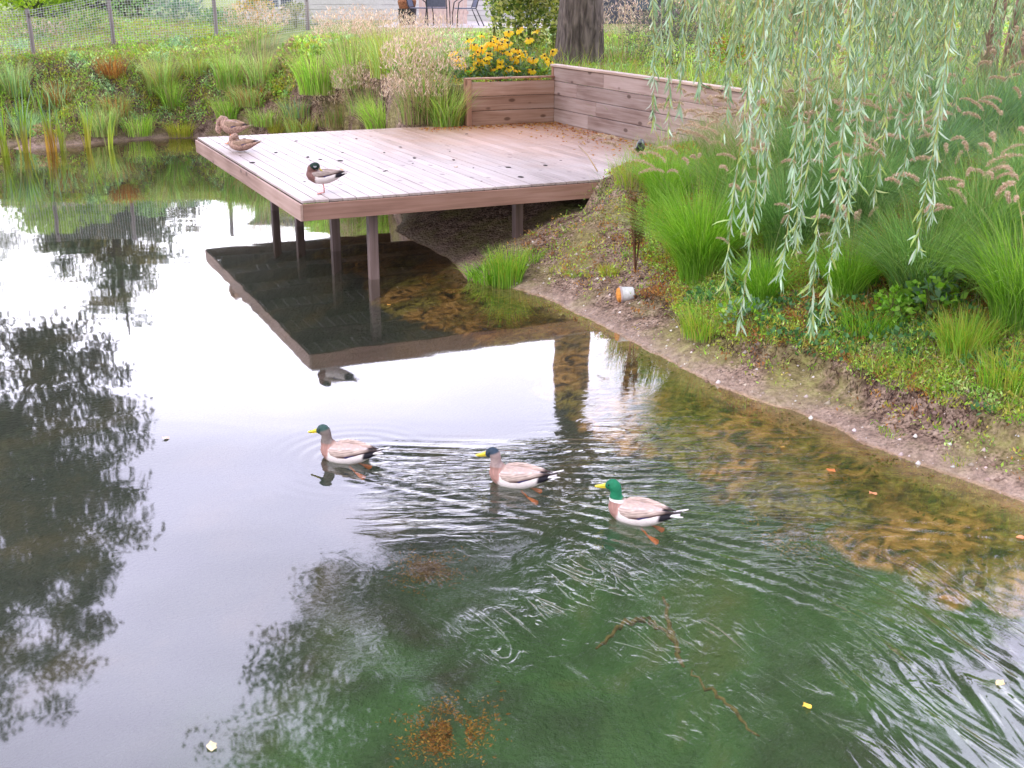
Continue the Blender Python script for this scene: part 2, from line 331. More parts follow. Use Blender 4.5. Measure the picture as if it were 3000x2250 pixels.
# ground: soil, sand, mossy shelf by height; deep floor coloured in place of water absorption
def ground_mat():
    m, t, o = newmat('bank_soil'); n = t.nodes.new; l = t.links.new
    geo = n('ShaderNodeNewGeometry'); sp = n('ShaderNodeSeparateXYZ'); l(geo.outputs['Position'], sp.inputs[0])
    def noise(s, d=6, dist=0.):
        x = n('ShaderNodeTexNoise'); x.inputs['Scale'].default_value = s; x.inputs['Detail'].default_value = d; x.inputs['Distortion'].default_value = dist; l(geo.outputs['Position'], x.inputs[0]); return x.outputs[0]
    def ramp(v, els):
        r = n('ShaderNodeValToRGB'); l(v, r.inputs[0]); r.color_ramp.elements[0].position = els[0][0]; r.color_ramp.elements[0].color = (*els[0][1], 1)
        r.color_ramp.elements[1].position = els[-1][0]; r.color_ramp.elements[1].color = (*els[-1][1], 1)
        for p_, c_ in els[1:-1]: e = r.color_ramp.elements.new(p_); e.color = (*c_, 1)
        return r.outputs[0]
    def mixc(f, a, b):
        x = n('ShaderNodeMix'); x.data_type = 'RGBA'; l(f, x.inputs[0]); l(a, x.inputs[6]); l(b, x.inputs[7]); return x.outputs[2]
    def mr(v, a, b, c=0., d=1.):
        x = n('ShaderNodeMapRange'); l(v, x.inputs[0]); x.inputs[1].default_value = a; x.inputs[2].default_value = b; x.inputs[3].default_value = c; x.inputs[4].default_value = d; return x.outputs[0]
    soil = ramp(noise(9, 10), [(.3, (.09, .055, .04)), (.45, (.21, .14, .105)), (.6, (.31, .22, .17)), (.75, (.42, .32, .26))])
    fleck = ramp(noise(45, 7), [(.36, (.12, .08, .06)), (.47, (.8, .78, .76)), (.56, (1.05, 1.05, 1.05)), (.68, (1.5, 1.45, 1.4))])
    mu = n('ShaderNodeMix'); mu.data_type = 'RGBA'; mu.blend_type = 'MULTIPLY'; mu.inputs[0].default_value = 1.; l(soil, mu.inputs[6]); l(fleck, mu.inputs[7]); soil = mu.outputs[2]
    moss = ramp(noise(14, 8), [(.3, (.10, .09, .03)), (.5, (.22, .19, .07)), (.7, (.30, .30, .09))])
    mf = mr(noise(1.6, 6), .46, .62, 0, .75)
    soil = mixc(mf, soil, moss)
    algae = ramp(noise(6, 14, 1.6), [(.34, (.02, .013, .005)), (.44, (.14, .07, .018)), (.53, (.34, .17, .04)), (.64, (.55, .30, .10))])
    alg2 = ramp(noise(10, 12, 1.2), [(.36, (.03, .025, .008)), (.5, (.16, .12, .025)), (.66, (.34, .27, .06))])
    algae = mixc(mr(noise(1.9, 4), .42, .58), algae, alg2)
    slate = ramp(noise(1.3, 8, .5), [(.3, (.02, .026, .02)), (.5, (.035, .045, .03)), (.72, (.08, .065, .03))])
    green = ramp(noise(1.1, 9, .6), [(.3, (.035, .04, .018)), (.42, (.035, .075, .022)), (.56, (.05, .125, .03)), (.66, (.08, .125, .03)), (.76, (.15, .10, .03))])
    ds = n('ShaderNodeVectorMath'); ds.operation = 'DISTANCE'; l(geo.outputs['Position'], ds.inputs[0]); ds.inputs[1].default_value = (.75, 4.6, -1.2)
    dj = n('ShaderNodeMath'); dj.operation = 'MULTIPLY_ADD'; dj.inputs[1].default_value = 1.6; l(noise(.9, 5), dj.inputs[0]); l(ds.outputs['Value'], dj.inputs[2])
    deep = mixc(mr(dj.outputs[0], 3.9, 2.6), slate, green)  # deep tones put the light lost in murky water into the floor colour
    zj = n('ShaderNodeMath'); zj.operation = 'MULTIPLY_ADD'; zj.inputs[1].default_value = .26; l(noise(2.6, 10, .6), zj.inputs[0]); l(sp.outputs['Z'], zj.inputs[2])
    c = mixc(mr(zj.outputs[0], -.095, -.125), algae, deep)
    rim = ramp(noise(12, 8), [(.3, (.30, .17, .08)), (.7, (.60, .38, .22))]); c = mixc(mr(sp.outputs['Z'], -.05, -.012, 0, .8), c, rim)
    soil = mixc(mr(sp.outputs['Z'], .10, .02, 0, .6), soil, ramp(noise(16, 8), [(.3, (.24, .165, .125)), (.7, (.50, .37, .30))]))
    c2 = mixc(mr(sp.outputs['Z'], -.012, .012), c, soil)
    gr = ramp(noise(5, 8), [(.3, (.09, .14, .03)), (.5, (.17, .24, .05)), (.7, (.30, .32, .10))])
    c2 = mixc(mr(sp.outputs['Z'], 1.45, 1.8, 0, .9), c2, gr)
    # damp rim
    p = n('ShaderNodeBsdfPrincipled'); l(c2, p.inputs['Base Color']); l(mr(sp.outputs['Z'], 0, .06, .35, .85), p.inputs['Roughness']); p.inputs['Specular IOR Level'].default_value = .25
    b = n('ShaderNodeBump'); b.inputs['Strength'].default_value = 1.; b.inputs['Distance'].default_value = .05; l(noise(22, 10), b.inputs['Height']); l(b.outputs[0], p.inputs['Normal'])
    l(p.outputs[0], o.inputs[0]); return m
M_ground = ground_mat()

def water_mat():
    m, t, o = newmat('pond_water'); n = t.nodes.new; l = t.links.new
    geo = n('ShaderNodeNewGeometry'); at_ = n('ShaderNodeAttribute'); at_.attribute_name = 'Col'
    se = n('ShaderNodeSeparateColor'); l(at_.outputs['Color'], se.inputs[0])
    def nzn(rot, sc, detail, dist, rough=.5):
        mp = n('ShaderNodeMapping'); mp.vector_type = 'TEXTURE'; mp.inputs['Rotation'].default_value = (0, 0, rot); mp.inputs['Scale'].default_value = tuple(1/q for q in sc); l(geo.outputs['Position'], mp.inputs[0])
        x = n('ShaderNodeTexNoise'); x.inputs['Scale'].default_value = 1; x.inputs['Detail'].default_value = detail; x.inputs['Distortion'].default_value = dist; x.inputs['Roughness'].default_value = rough
        l(mp.outputs[0], x.inputs[0]); return x.outputs[0]
    def mul(a, b):
        x = n('ShaderNodeMath'); x.operation = 'MULTIPLY'
        for i, v in enumerate((a, b)):
            if isinstance(v, float): x.inputs[i].default_value = v
            else: l(v, x.inputs[i])
        return x.outputs[0]
    def add(a, b):
        x = n('ShaderNodeMath'); x.operation = 'ADD'; l(a, x.inputs[0]); l(b, x.inputs[1]); return x.outputs[0]
    h1 = nzn(.08, (2.6, 13, 1), 3, .6)           # cross ripples behind the ducks
    h2 = nzn(-.95, (1.7, 7.5, 1), 3.0, 1.9)       # streaky swirls running away to the lower right
    h3 = nzn(-1.15, (1.1, 4.2, 1), 2.5, 1.6)          # large swirls in the near right corner
    def fn(op, a, v):
        x = n('ShaderNodeMath'); x.operation = op if op != 'RSUB' else 'SUBTRACT'
        if op == 'RSUB': x.operation = 'SUBTRACT'; x.inputs[0].default_value = v; l(a, x.inputs[1])
        else: l(a, x.inputs[0]); x.inputs[1].default_value = v
        if op == 'MULTIPLY_ADD': x.inputs[2].default_value = -1.75
        return x.outputs[0]
    hl = nzn(-.9, (1.9, 6.0, 1), 2.5, 1.5); hq = nzn(.3, (1.6, 2.6, 1), 2, .5)
    hl = fn('POWER', fn('RSUB', mul(fn('ABSOLUTE', fn('SUBTRACT', hl, .5), 0), 2.), 1.), 14.)
    hl = mul(hl, fn('MAXIMUM', fn('MULTIPLY_ADD', hq, 4.), 0.))
    h2 = mul(h2, fn('MAXIMUM', fn('MULTIPLY_ADD', nzn(.1, (1.3, 1.7, 1), 2, .5), 4.), .15)); h2 = add(h2, mul(nzn(.4, (5, 6, 1), 3, 1.4), .6))
    hh = add(add(mul(mul(h1, se.outputs[0]), .020), mul(mul(h2, se.outputs[1]), .014)), mul(mul(h3, se.outputs[2]), .042))
    def fn(op, a, v):
        x = n('ShaderNodeMath'); x.operation = op if op != 'RSUB' else 'SUBTRACT'
        if op == 'RSUB': x.operation = 'SUBTRACT'; x.inputs[0].default_value = v; l(a, x.inputs[1])
        else: l(a, x.inputs[0]); x.inputs[1].default_value = v
        if op == 'MULTIPLY_ADD': x.inputs[2].default_value = -1.75
        return x.outputs[0]
    hl = nzn(-.9, (1.9, 6.0, 1), 2.5, 1.5); hq = nzn(.3, (1.6, 2.6, 1), 2, .5)
    hl = fn('POWER', fn('RSUB', mul(fn('ABSOLUTE', fn('SUBTRACT', hl, .5), 0), 2.), 1.), 14.)
    hl = mul(hl, fn('MAXIMUM', fn('MULTIPLY_ADD', hq, 4.), 0.))
    hh = add(hh, mul(nzn(0, (.9, 1.4, 1), 2, .3), .0022)); hh = add(hh, mul(mul(hl, se.outputs[1]), .0042))
    b = n('ShaderNodeBump'); b.inputs['Strength'].default_value = 1.; b.inputs['Distance'].default_value = 1.; l(hh, b.inputs['Height'])
    lw = n('ShaderNodeLayerWeight'); lw.inputs['Blend'].default_value = .5; l(b.outputs[0], lw.inputs['Normal'])
    r = n('ShaderNodeValToRGB'); l(lw.outputs['Facing'], r.inputs[0]); r.color_ramp.interpolation = 'EASE'
    els = [(0, .025), (.36, .085), (.48, .145), (.60, .24), (.72, .44), (.82, .74), (1, 1)]
    r.color_ramp.elements[0].position = 0; r.color_ramp.elements[0].color = (.03,)*3+(1,)
    r.color_ramp.elements[1].position = 1; r.color_ramp.elements[1].color = (1, 1, 1, 1)
    for p_, v_ in els[1:-1]: e = r.color_ramp.elements.new(p_); e.color = (v_, v_, v_, 1)
    gl = n('ShaderNodeBsdfGlossy'); gl.inputs['Roughness'].default_value = .03; l(b.outputs[0], gl.inputs['Normal'])
    tr = n('ShaderNodeBsdfTransparent'); tr.inputs[0].default_value = (.86, .88, .80, 1)
    df = n('ShaderNodeBsdfDiffuse'); df.inputs[0].default_value = (.05, .06, .045, 1)
    mb = n('ShaderNodeMixShader'); mb.inputs[0].default_value = .10; l(tr.outputs[0], mb.inputs[1]); l(df.outputs[0], mb.inputs[2])
    mx = n('ShaderNodeMixShader'); l(r.outputs[0], mx.inputs[0]); l(mb.outputs[0], mx.inputs[1]); l(gl.outputs[0], mx.inputs[2])
    l(mx.outputs[0], o.inputs[0]); return m
M_water = water_mat()

# ---------------------------------------------------------------- setting: ground and water
def grid(xs, ys, zf):
    X, Y = np.meshgrid(xs, ys); Z = zf(X, Y); V = np.stack([X, Y, Z], -1).reshape(-1, 3)
    nx = len(xs); i = np.arange(len(ys)-1)[:, None]*nx+np.arange(nx-1)[None]; i = i.ravel()
    return V, np.stack([i, i+1, i+nx+1, i+nx], 1)
xs = np.concatenate([np.arange(-300, -40, 20), np.arange(-40, -12, 2), np.arange(-12, -3, .12), np.arange(-3, 6.5, .045), np.arange(6.5, 16, .15), np.arange(16, 50, 3), np.arange(50, 300, 25)])
ys = np.concatenate([np.arange(-12, 3, .8), np.arange(3, 18.5, .045), np.arange(18.5, 32, .12), np.arange(32, 60, 1.5), np.arange(60, 330, 20)])
V, Fc = grid(xs, ys, hgt)
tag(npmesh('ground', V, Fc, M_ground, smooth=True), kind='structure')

ducks_swim = [(at(748, 990), R(180-16), 'a'), (at(1116, 1042), R(180-14), 'b'), (at(1376, 1120), R(180-24), 'c')]
def wz(X, Y):
    Z = np.zeros_like(X)
    for (p, a, k) in ducks_swim:
        dx, dy = X-p[0], Y-p[1]; ca, sa = math.cos(a), math.sin(a)
        s = -(dx*ca+dy*sa); t = -dx*sa+dy*ca                      # s behind the duck, t sideways
        for sgn in (1, -1):
            arm = t*sgn-(.08+.30*np.maximum(s+.1, 0))               # distance from the wake arm
            env = np.exp(-(arm/.16)**2)*sst(-.2, .25, s)*np.exp(-np.maximum(s, 0)/1.5)
            Z += .0055*np.sin(arm*52+s*5)*env
        r = np.hypot(s-.05, t); Z += .0016*np.sin(r*60)*np.exp(-(r/.35)**2)
        env2 = np.exp(-(t/(.12+.12*np.maximum(s, 0)))**2)*sst(.1, .5, s)*np.exp(-np.maximum(s, 0)/1.2)
        Z += .0022*np.sin(s*46)*env2
    return Z
xs = np.concatenate([np.arange(-40, -11, 3.), np.arange(-11, -2.6, .3), np.arange(-2.6, 3.4, .018), np.arange(3.4, 8, .2)])
ys = np.concatenate([np.arange(-10, 3.6, .4), np.arange(3.6, 11, .018), np.arange(11, 27, .25)])
V, Fc = grid(xs, ys, wz)
px, py = proj(V[:, 0], V[:, 1], V[:, 2])
nn = fbm(V[:, 0]*1.1, V[:, 1]*1.1, 3)
def blob(cx_, cy_, rx, ry, soft=.5):
    d = np.hypot((px-cx_)/rx, (py-cy_)/ry); return 1-sst(1-soft, 1+soft, d+.5*(nn-.5))
m1 = np.clip(blob(1150, 1005, 330, 45)+blob(1480, 1030, 330, 110)+.8*blob(950, 1100, 150, 70)+.5*blob(1700, 1150, 260, 110)+.12*blob(1300, 905, 130, 70), 0, 1)
m2 = np.clip(blob(1400, 1400, 650, 300, .35)*sst(820, 1150, px)+.3*blob(900, 1300, 200, 150), 0, 1)*(1-.6*blob(2050, 1230, 200, 110))
m2 *= .25+.85*sst(.3, .7, fbm(V[:, 0]*2.3+5, V[:, 1]*1.5, 3))
m3 = np.clip(blob(2060, 1560, 300, 220, .4)+.55*blob(1850, 1260, 170, 90)+.4*blob(1300, 1560, 300, 120), 0, 1)
wo = npmesh('water', V, Fc, M_water, col=np.stack([m1, m2, m3], 1), smooth=True); tag(wo, kind='structure')

# ---------------------------------------------------------------- foliage generators
def lin(c): return np.array([((v/255+.055)/1.055)**2.4 if v/255 > .04045 else v/255/12.92 for v in c])
def pickcol(n, cols, var=.18, g=rng):
    c = np.array(cols)[g.integers(0, len(cols), n)]
    return np.clip(c*(1+var*(g.random((n, 1))*2-1)), 0, 1)*(1+.06*(g.random((n, 3))*2-1))
def blades(base, hgts, lean, width, cols, seg=5, azim=None, droop=.35, g=rng):
    """grass blades as tapering strips; returns V, F, col"""
    n = len(base); az = g.random(n)*2*math.pi if azim is None else azim
    d = np.stack([np.cos(az), np.sin(az), np.zeros(n)], 1); side = np.stack([-np.sin(az), np.cos(az), np.zeros(n)], 1)
    tw = (g.random(n)-.5)*2.2; side = side*np.cos(tw)[:, None]+d*np.sin(tw)[:, None]
    t = np.linspace(0, 1, seg+1)
    out = (lean*hgts)[:, None]*t[None]**1.8
    up = hgts[:, None]*(t[None]-(droop*lean)[:, None]*t[None]**3)
    P = base[:, None, :]+d[:, None, :]*out[..., None]; P[..., 2] += up
    wd = width[:, None]*(1-t[None]**1.6*.93)*(.55+.45*np.minimum(t[None]*5, 1))/2
    Lf = P-side[:, None, :]*wd[..., None]; Rt = P+side[:, None, :]*wd[..., None]
    V = np.stack([Lf, Rt], 2).reshape(-1, 3)
    b = (np.arange(n)*(seg+1)*2)[:, None]+(np.arange(seg)*2)[None]; b = b.ravel()
    Fc = np.stack([b, b+1, b+3, b+2], 1)
    return V, Fc, np.repeat(cols, (seg+1)*2, 0)
def leaves(pos, dirs, ln, wd, cols, g=rng, fold=.0):
    """rhombic leaves; dirs unit vectors"""
    n = len(pos); r = g.normal(size=(n, 3)); s = np.cross(dirs, r); s /= np.linalg.norm(s, axis=1, keepdims=True)+1e-9
    nm = np.cross(dirs, s)
    a = pos; m = pos+dirs*(ln*.45)[:, None]-nm*(ln*.06)[:, None]; tip = pos+dirs*ln[:, None]+nm*(ln*.10)[:, None]
    V = np.stack([a, m-s*(wd/2)[:, None], tip, m+s*(wd/2)[:, None]], 1).reshape(-1, 3)
    b = np.arange(n)*4; return V, np.stack([b, b+1, b+2, b+3], 1), np.repeat(cols, 4, 0)
def merge(parts):
    Vs, Fs, Cs = [], [], []; o = 0
    for v, f, c in parts: Vs.append(v); Fs.append(f+o); Cs.append(c); o += len(v)
    return np.concatenate(Vs), np.concatenate(Fs), np.concatenate(Cs)
def rdir(n, up=.3, g=rng):
    v = g.normal(size=(n, 3)); v /= np.linalg.norm(v, axis=1, keepdims=True); v[:, 2] += up; return v/np.linalg.norm(v, axis=1, keepdims=True)

G_BR = [(.15, .30, .03), (.21, .37, .045), (.11, .24, .025), (.26, .42, .07)]
G_MID = [(.12, .22, .04), (.16, .27, .055), (.085, .165, .03), (.21, .30, .08)]
G_DK = [(.12, .23, .07), (.17, .30, .10), (.085, .18, .055), (.24, .36, .12)]
G_BLUE = [(.12, .21, .12), (.18, .28, .16), (.09, .16, .09)]
YEL = [(.42, .45, .07), (.34, .42, .05), (.5, .45, .11)]
RUST = [(.42, .20, .06), (.36, .16, .06), (.5, .28, .09), (.28, .13, .05)]
STRAW = [(.42, .33, .19), (.36, .27, .15), (.5, .38, .24), (.32, .28, .12)]
PINK = [(.62, .47, .35), (.50, .37, .27), (.70, .57, .45), (.48, .38, .25)]

def boost(p, k): return [tuple(min(.75, v*k) for v in c) for c in p]
G_BR, G_MID, G_DK, G_BLUE = boost(G_BR, 1.3), boost(G_MID, 1.4), boost(G_DK, 1.35), boost(G_BLUE, 1.35)
F_BR, F_MID, F_DK, F_BLUE = boost(G_BR, 1.2), boost(G_MID, 1.4), boost(G_DK, 1.4), boost(G_BLUE, 1.4)
F_BR, F_MID, F_DK = [[(c[0]*1.36, c[1]*1.16, c[2]*1.7) for c in p_] for p_ in (F_BR, F_MID, F_DK)]
F_BR, F_MID, F_DK = F_BR+[STRAW[0]], F_MID+[STRAW[1], (.45, .40, .14)], F_DK
def clump_geom(n, rad, h, wid, cols, lean=.8, var=.35, zloc=None, seg=5):
    a = rng.random(n)*2*math.pi; r = rad*np.sqrt(rng.random(n)); base = np.stack([r*np.cos(a), r*np.sin(a), np.full(n, -.03)], 1)
    hh = h*(1-var*rng.random(n)); le = lean*(.15+.95*rng.random(n)); az = a+rng.normal(size=n)*.55
    return blades(base, hh, le, wid*(.7+.6*rng.random(n)), pickcol(n, cols), seg=seg, azim=az)
def fluff_head(L_=.13, r=.013):
    """foxtail seed head: bristles round a bent axis starting at the origin"""
    n = 300; t = rng.random(n); ax = np.stack([.55*L_*t**1.4, 0*t, L_*t*(1-.35*t)], 1)
    d = rdir(n, .6); ln = r*(1.1-.5*np.abs(t-.45))*(1+.4*rng.random(n))
    return leaves(ax, d, ln, np.full(n, .0034), pickcol(n, PINK+STRAW[:1], .2))
HEADS = []
def heads_for(root, n, h, spread, tall=1.0):
    """seed heads on thin stems, each one a part of its grass"""
    global HEADS
    if not HEADS:
        for k in range(4):
            v, f, c = fluff_head(.13+.025*k, .0145)
            me = npmesh('seed_head', v, f, M_leaf, col=c); HEADS.append(me.data); bpy.data.objects.remove(me)
    st = []
    for k in range(n):
        a = rng.random()*2*math.pi; out_ = spread*(.35+.75*rng.random()); top = h*(.72+.38*rng.random())*tall
        p = np.array([math.cos(a)*out_, math.sin(a)*out_, top])
        o = bpy.data.objects.new('seed_head', HEADS[rng.integers(0, 4)]); C.objects.link(o); o.parent = root; o.location = p
        o.rotation_euler = (rng.normal()*.25, .35+rng.random()*.7, a); s_ = 1.0+.5*rng.random(); o.scale = (s_,)*3
        st.append((a, out_, top))
    a = np.array([s[0] for s in st]); o_ = np.array([s[1] for s in st]); tp = np.array([s[2] for s in st])
    base = np.zeros((n, 3)); droop = .3
    d = np.stack([np.cos(a), np.sin(a)], 1)
    t = np.linspace(0, 1, 7); P = np.zeros((n, 7, 3)); P[..., :2] = d[:, None]*(o_[:, None]*t[None]**1.7)[..., None]; P[..., 2] = tp[:, None]*t[None]**.9
    sd = np.stack([-d[:, 1], d[:, 0], np.zeros(n)], 1)*.0016
    V = np.stack([P-sd[:, None], P+sd[:, None]], 2).reshape(-1, 3); b = ((np.arange(n)*14)[:, None]+(np.arange(6)*2)[None]).ravel()
    npmesh('stems', V, np.stack([b, b+1, b+3, b+2], 1), M_leaf, col=np.repeat(pickcol(n, [(.3, .3, .12)], .1), 14, 0), parent=root)

def grass(px_, py_, h, rad, n, cols, label, wid=.006, lean=.8, heads=0, group='grass clumps on the banks', name='grass_clump', cat='grass clump', pos=None, var=.35, htall=1.0):
    p = gp(px_, py_) if pos is None else np.array(pos, float)
    root = empty(name, p, label, cat, group)
    v, f, c = clump_geom(n, rad, h, wid, cols, lean, var)
    npmesh('blades', v, f, M_leaf, col=c, parent=root)
    if heads: heads_for(root, heads, h, rad+h*.62*lean, htall)
    return root

# ---------------------------------------------------------------- deck
def place2(o, z=0):                                     # deck axes: local x along the front edge, y towards the back
    o.location = (cx, cy, z); o.rotation_euler = (0, 0, PHI); return o
BX, BY = math.sin(-SKW), math.cos(SKW)                   # back direction in local axes
dk = empty('wooden_deck', (cx, cy, 0), 'pinkish grey timber deck jutting over the pond on square posts', 'deck'); dk.rotation_euler = (0, 0, PHI)
m = MB(); nb = 43; bw = 6.25/nb; LB = 5.47
for i in range(nb):
    x0 = i*bw+.003; x1 = (i+1)*bw-.0055; z1 = DZ+random.uniform(-.0015, .0015)
    j = random.uniform(1.6, 4)                            # butt joint
    for (a_, b_) in ((0, j-.002), (j+.002, LB)):
        m.box((x0, a_, DZ-.028), (x1, b_, z1), .003)
bmd = m.bm
for v in bmd.verts: v.co.x += BX*v.co.y
m.build('decking', M_deck, dk)
m = MB(); m.box((.0, -.030, DZ-.205), (5.2, .0, DZ-.032), .003); fr = m.build('fascia_board', M_fasc, dk); fr['label'] = 'long reddish front fascia board'
m = MB(); m.box((-.032, -.030, DZ-.205), (-.002, LB, DZ-.033), .003)
for v in m.bm.verts: v.co.x += BX*v.co.y
m.build('fascia_board', M_fasc2, dk)
m = MB(); m.box((0, LB, DZ-.205), (WU-2.8, LB+.03, DZ-.03), .003)
for v in m.bm.verts: v.co.x += BX*v.co.y
m.build('fascia_board', M_fasc, dk)
for yv in (.9, 1.9, 2.9, 3.9, 4.9):
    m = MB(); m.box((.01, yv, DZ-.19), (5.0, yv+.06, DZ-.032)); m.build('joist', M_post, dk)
for (pxp, yw) in ((806, .13), (722, 1.6), (643, 3.2), (590, 4.4)):
    # post foot at the pixel column; slide along v=yw
    best = min(np.arange(0, 5, .01), key=lambda u_: abs(proj(*duv(u_, yw), 0.35)[0]-pxp))
    q = (best, yw); m = MB(); x_ = best+BX*yw
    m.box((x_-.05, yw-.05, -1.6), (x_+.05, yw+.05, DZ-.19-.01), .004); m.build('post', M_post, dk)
for (pxp, yw) in ((1118, .25),):
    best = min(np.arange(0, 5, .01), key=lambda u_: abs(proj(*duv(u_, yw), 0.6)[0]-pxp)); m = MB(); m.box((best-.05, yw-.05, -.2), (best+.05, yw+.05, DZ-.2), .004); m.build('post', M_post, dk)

# ---------------------------------------------------------------- timber retaining wall
ul = min(np.arange(2, 5.6, .01), key=lambda u_: abs(proj(*duv(u_, WV), DZ)[0]-1012))
wr = empty('timber_wall', (cx, cy, 0), 'low L-shaped timber plank wall round the back corner of the deck', 'wall'); wr.rotation_euler = (0, 0, PHI)
def skx(o_mb):
    for v in o_mb.bm.verts: v.co.x += BX*v.co.y
m = MB(); hs_ = .222
for k in range(3): m.box((ul+.06, WV, DZ+.003+k*hs_), (WU-.003, WV+.045, DZ+.003+(k+1)*hs_-.008), .005)
skx(m); m.build('short_panel', M_wall, wr)
m = MB(); m.box((ul-.03, WV-.02, DZ+.002), (ul+.055, WV+.11, DZ+.70), .006); skx(m); m.build('end_post', M_orange, wr)
m = MB(); m.box((ul-.035, WV-.012, DZ+.702), (WU-.005, WV+.09, DZ+.728), .004); skx(m); m.build('coping', M_orange, wr)
m = MB(); hs_ = .216
for k in range(4):
    y = WEND
    while y < WV-.05:
        y2 = min(y+random.uniform(1.5, 2.4), WV+.045); m.box((WU, y+.003, DZ+.003+k*hs_), (WU+.045, y2, DZ+.003+(k+1)*hs_-.008), .005); y = y2
skx(m); m.build('long_panel', M_wall2, wr)
m = MB(); m.box((WU-.03, WEND, DZ+4*hs_+.004), (WU+.12, WV+.12, DZ+4*hs_+.04), .005); skx(m); m.build('coping', M_cop, wr)
m = MB(); m.box((WU-.01, WV+.046, DZ), (WU+.09, WV+.11, DZ+4*hs_), .004); skx(m); m.build('corner_post', M_orange, wr)

# ---------------------------------------------------------------- ducks
def remeshed(mb, vox, name, parent, colf, smooth=12):
    bmesh.ops.recalc_face_normals(mb.bm, faces=mb.bm.faces[:])
    me = bpy.data.meshes.new('tmp'); mb.bm.to_mesh(me); mb.bm.free(); o = bpy.data.objects.new('tmp', me); C.objects.link(o)
    r = o.modifiers.new('r', 'REMESH'); r.mode = 'VOXEL'; r.voxel_size = vox
    s = o.modifiers.new('s', 'SMOOTH'); s.iterations = smooth; s.factor = .6
    dg = bpy.context.evaluated_depsgraph_get(); me2 = bpy.data.meshes.new_from_object(o.evaluated_get(dg)); bpy.data.objects.remove(o)
    me2.name = name; n = len(me2.vertices); co = np.zeros(n*3, np.float32); me2.vertices.foreach_get('co', co); co = co.reshape(-1, 3)
    c = np.ones((n, 4), np.float32); c[:, :3] = colf(co)
    a = me2.attributes.new('Col', 'FLOAT_COLOR', 'POINT'); a.data.foreach_set('color', c.ravel())
    me2.materials.clear(); me2.materials.append(M_vcol)
    for p in me2.polygons: p.use_smooth = True
    ob = bpy.data.objects.new(name, me2); C.objects.link(ob); ob.parent = parent; return ob
M_bill = pmat('bill_yellow', (.62, .50, .03), .4, .4, nscale=60, noise=.9); M_bill2 = pmat('bill_dull', (.30, .22, .10), .5)
M_eye = pmat('eye_black', (.01, .01, .01), .1, .8); M_legm = pmat('leg_orange', (.75, .22, .07), .5, nscale=80)
M_legp = pmat('leg_pink', (.66, .25, .22), .5, nscale=80)
def chain(mb, pts, k=5):
    for (p0, r0), (p1, r1) in zip(pts, pts[1:]):
        for i in range(k+1):
            t = i/k; mb.ball([p0[j]*(1-t)+p1[j]*t for j in range(3)], r0*(1-t)+r1*t, 2)
BODY = [(x_, y_, z_*.9-.002, a_, b_*.84) for (x_, y_, z_, a_, b_) in [(-.265, 0, .072, .010, .005), (-.235, 0, .066, .026, .012), (-.19, 0, .054, .045, .028), (-.13, 0, .036, .072, .055), (-.06, 0, .022, .092, .078),
        (.01, 0, .018, .100, .086), (.07, 0, .022, .096, .085), (.115, 0, .032, .082, .077), (.15, 0, .042, .060, .062), (.172, 0, .05, .034, .038), (.182, 0, .052, .010, .012)]]
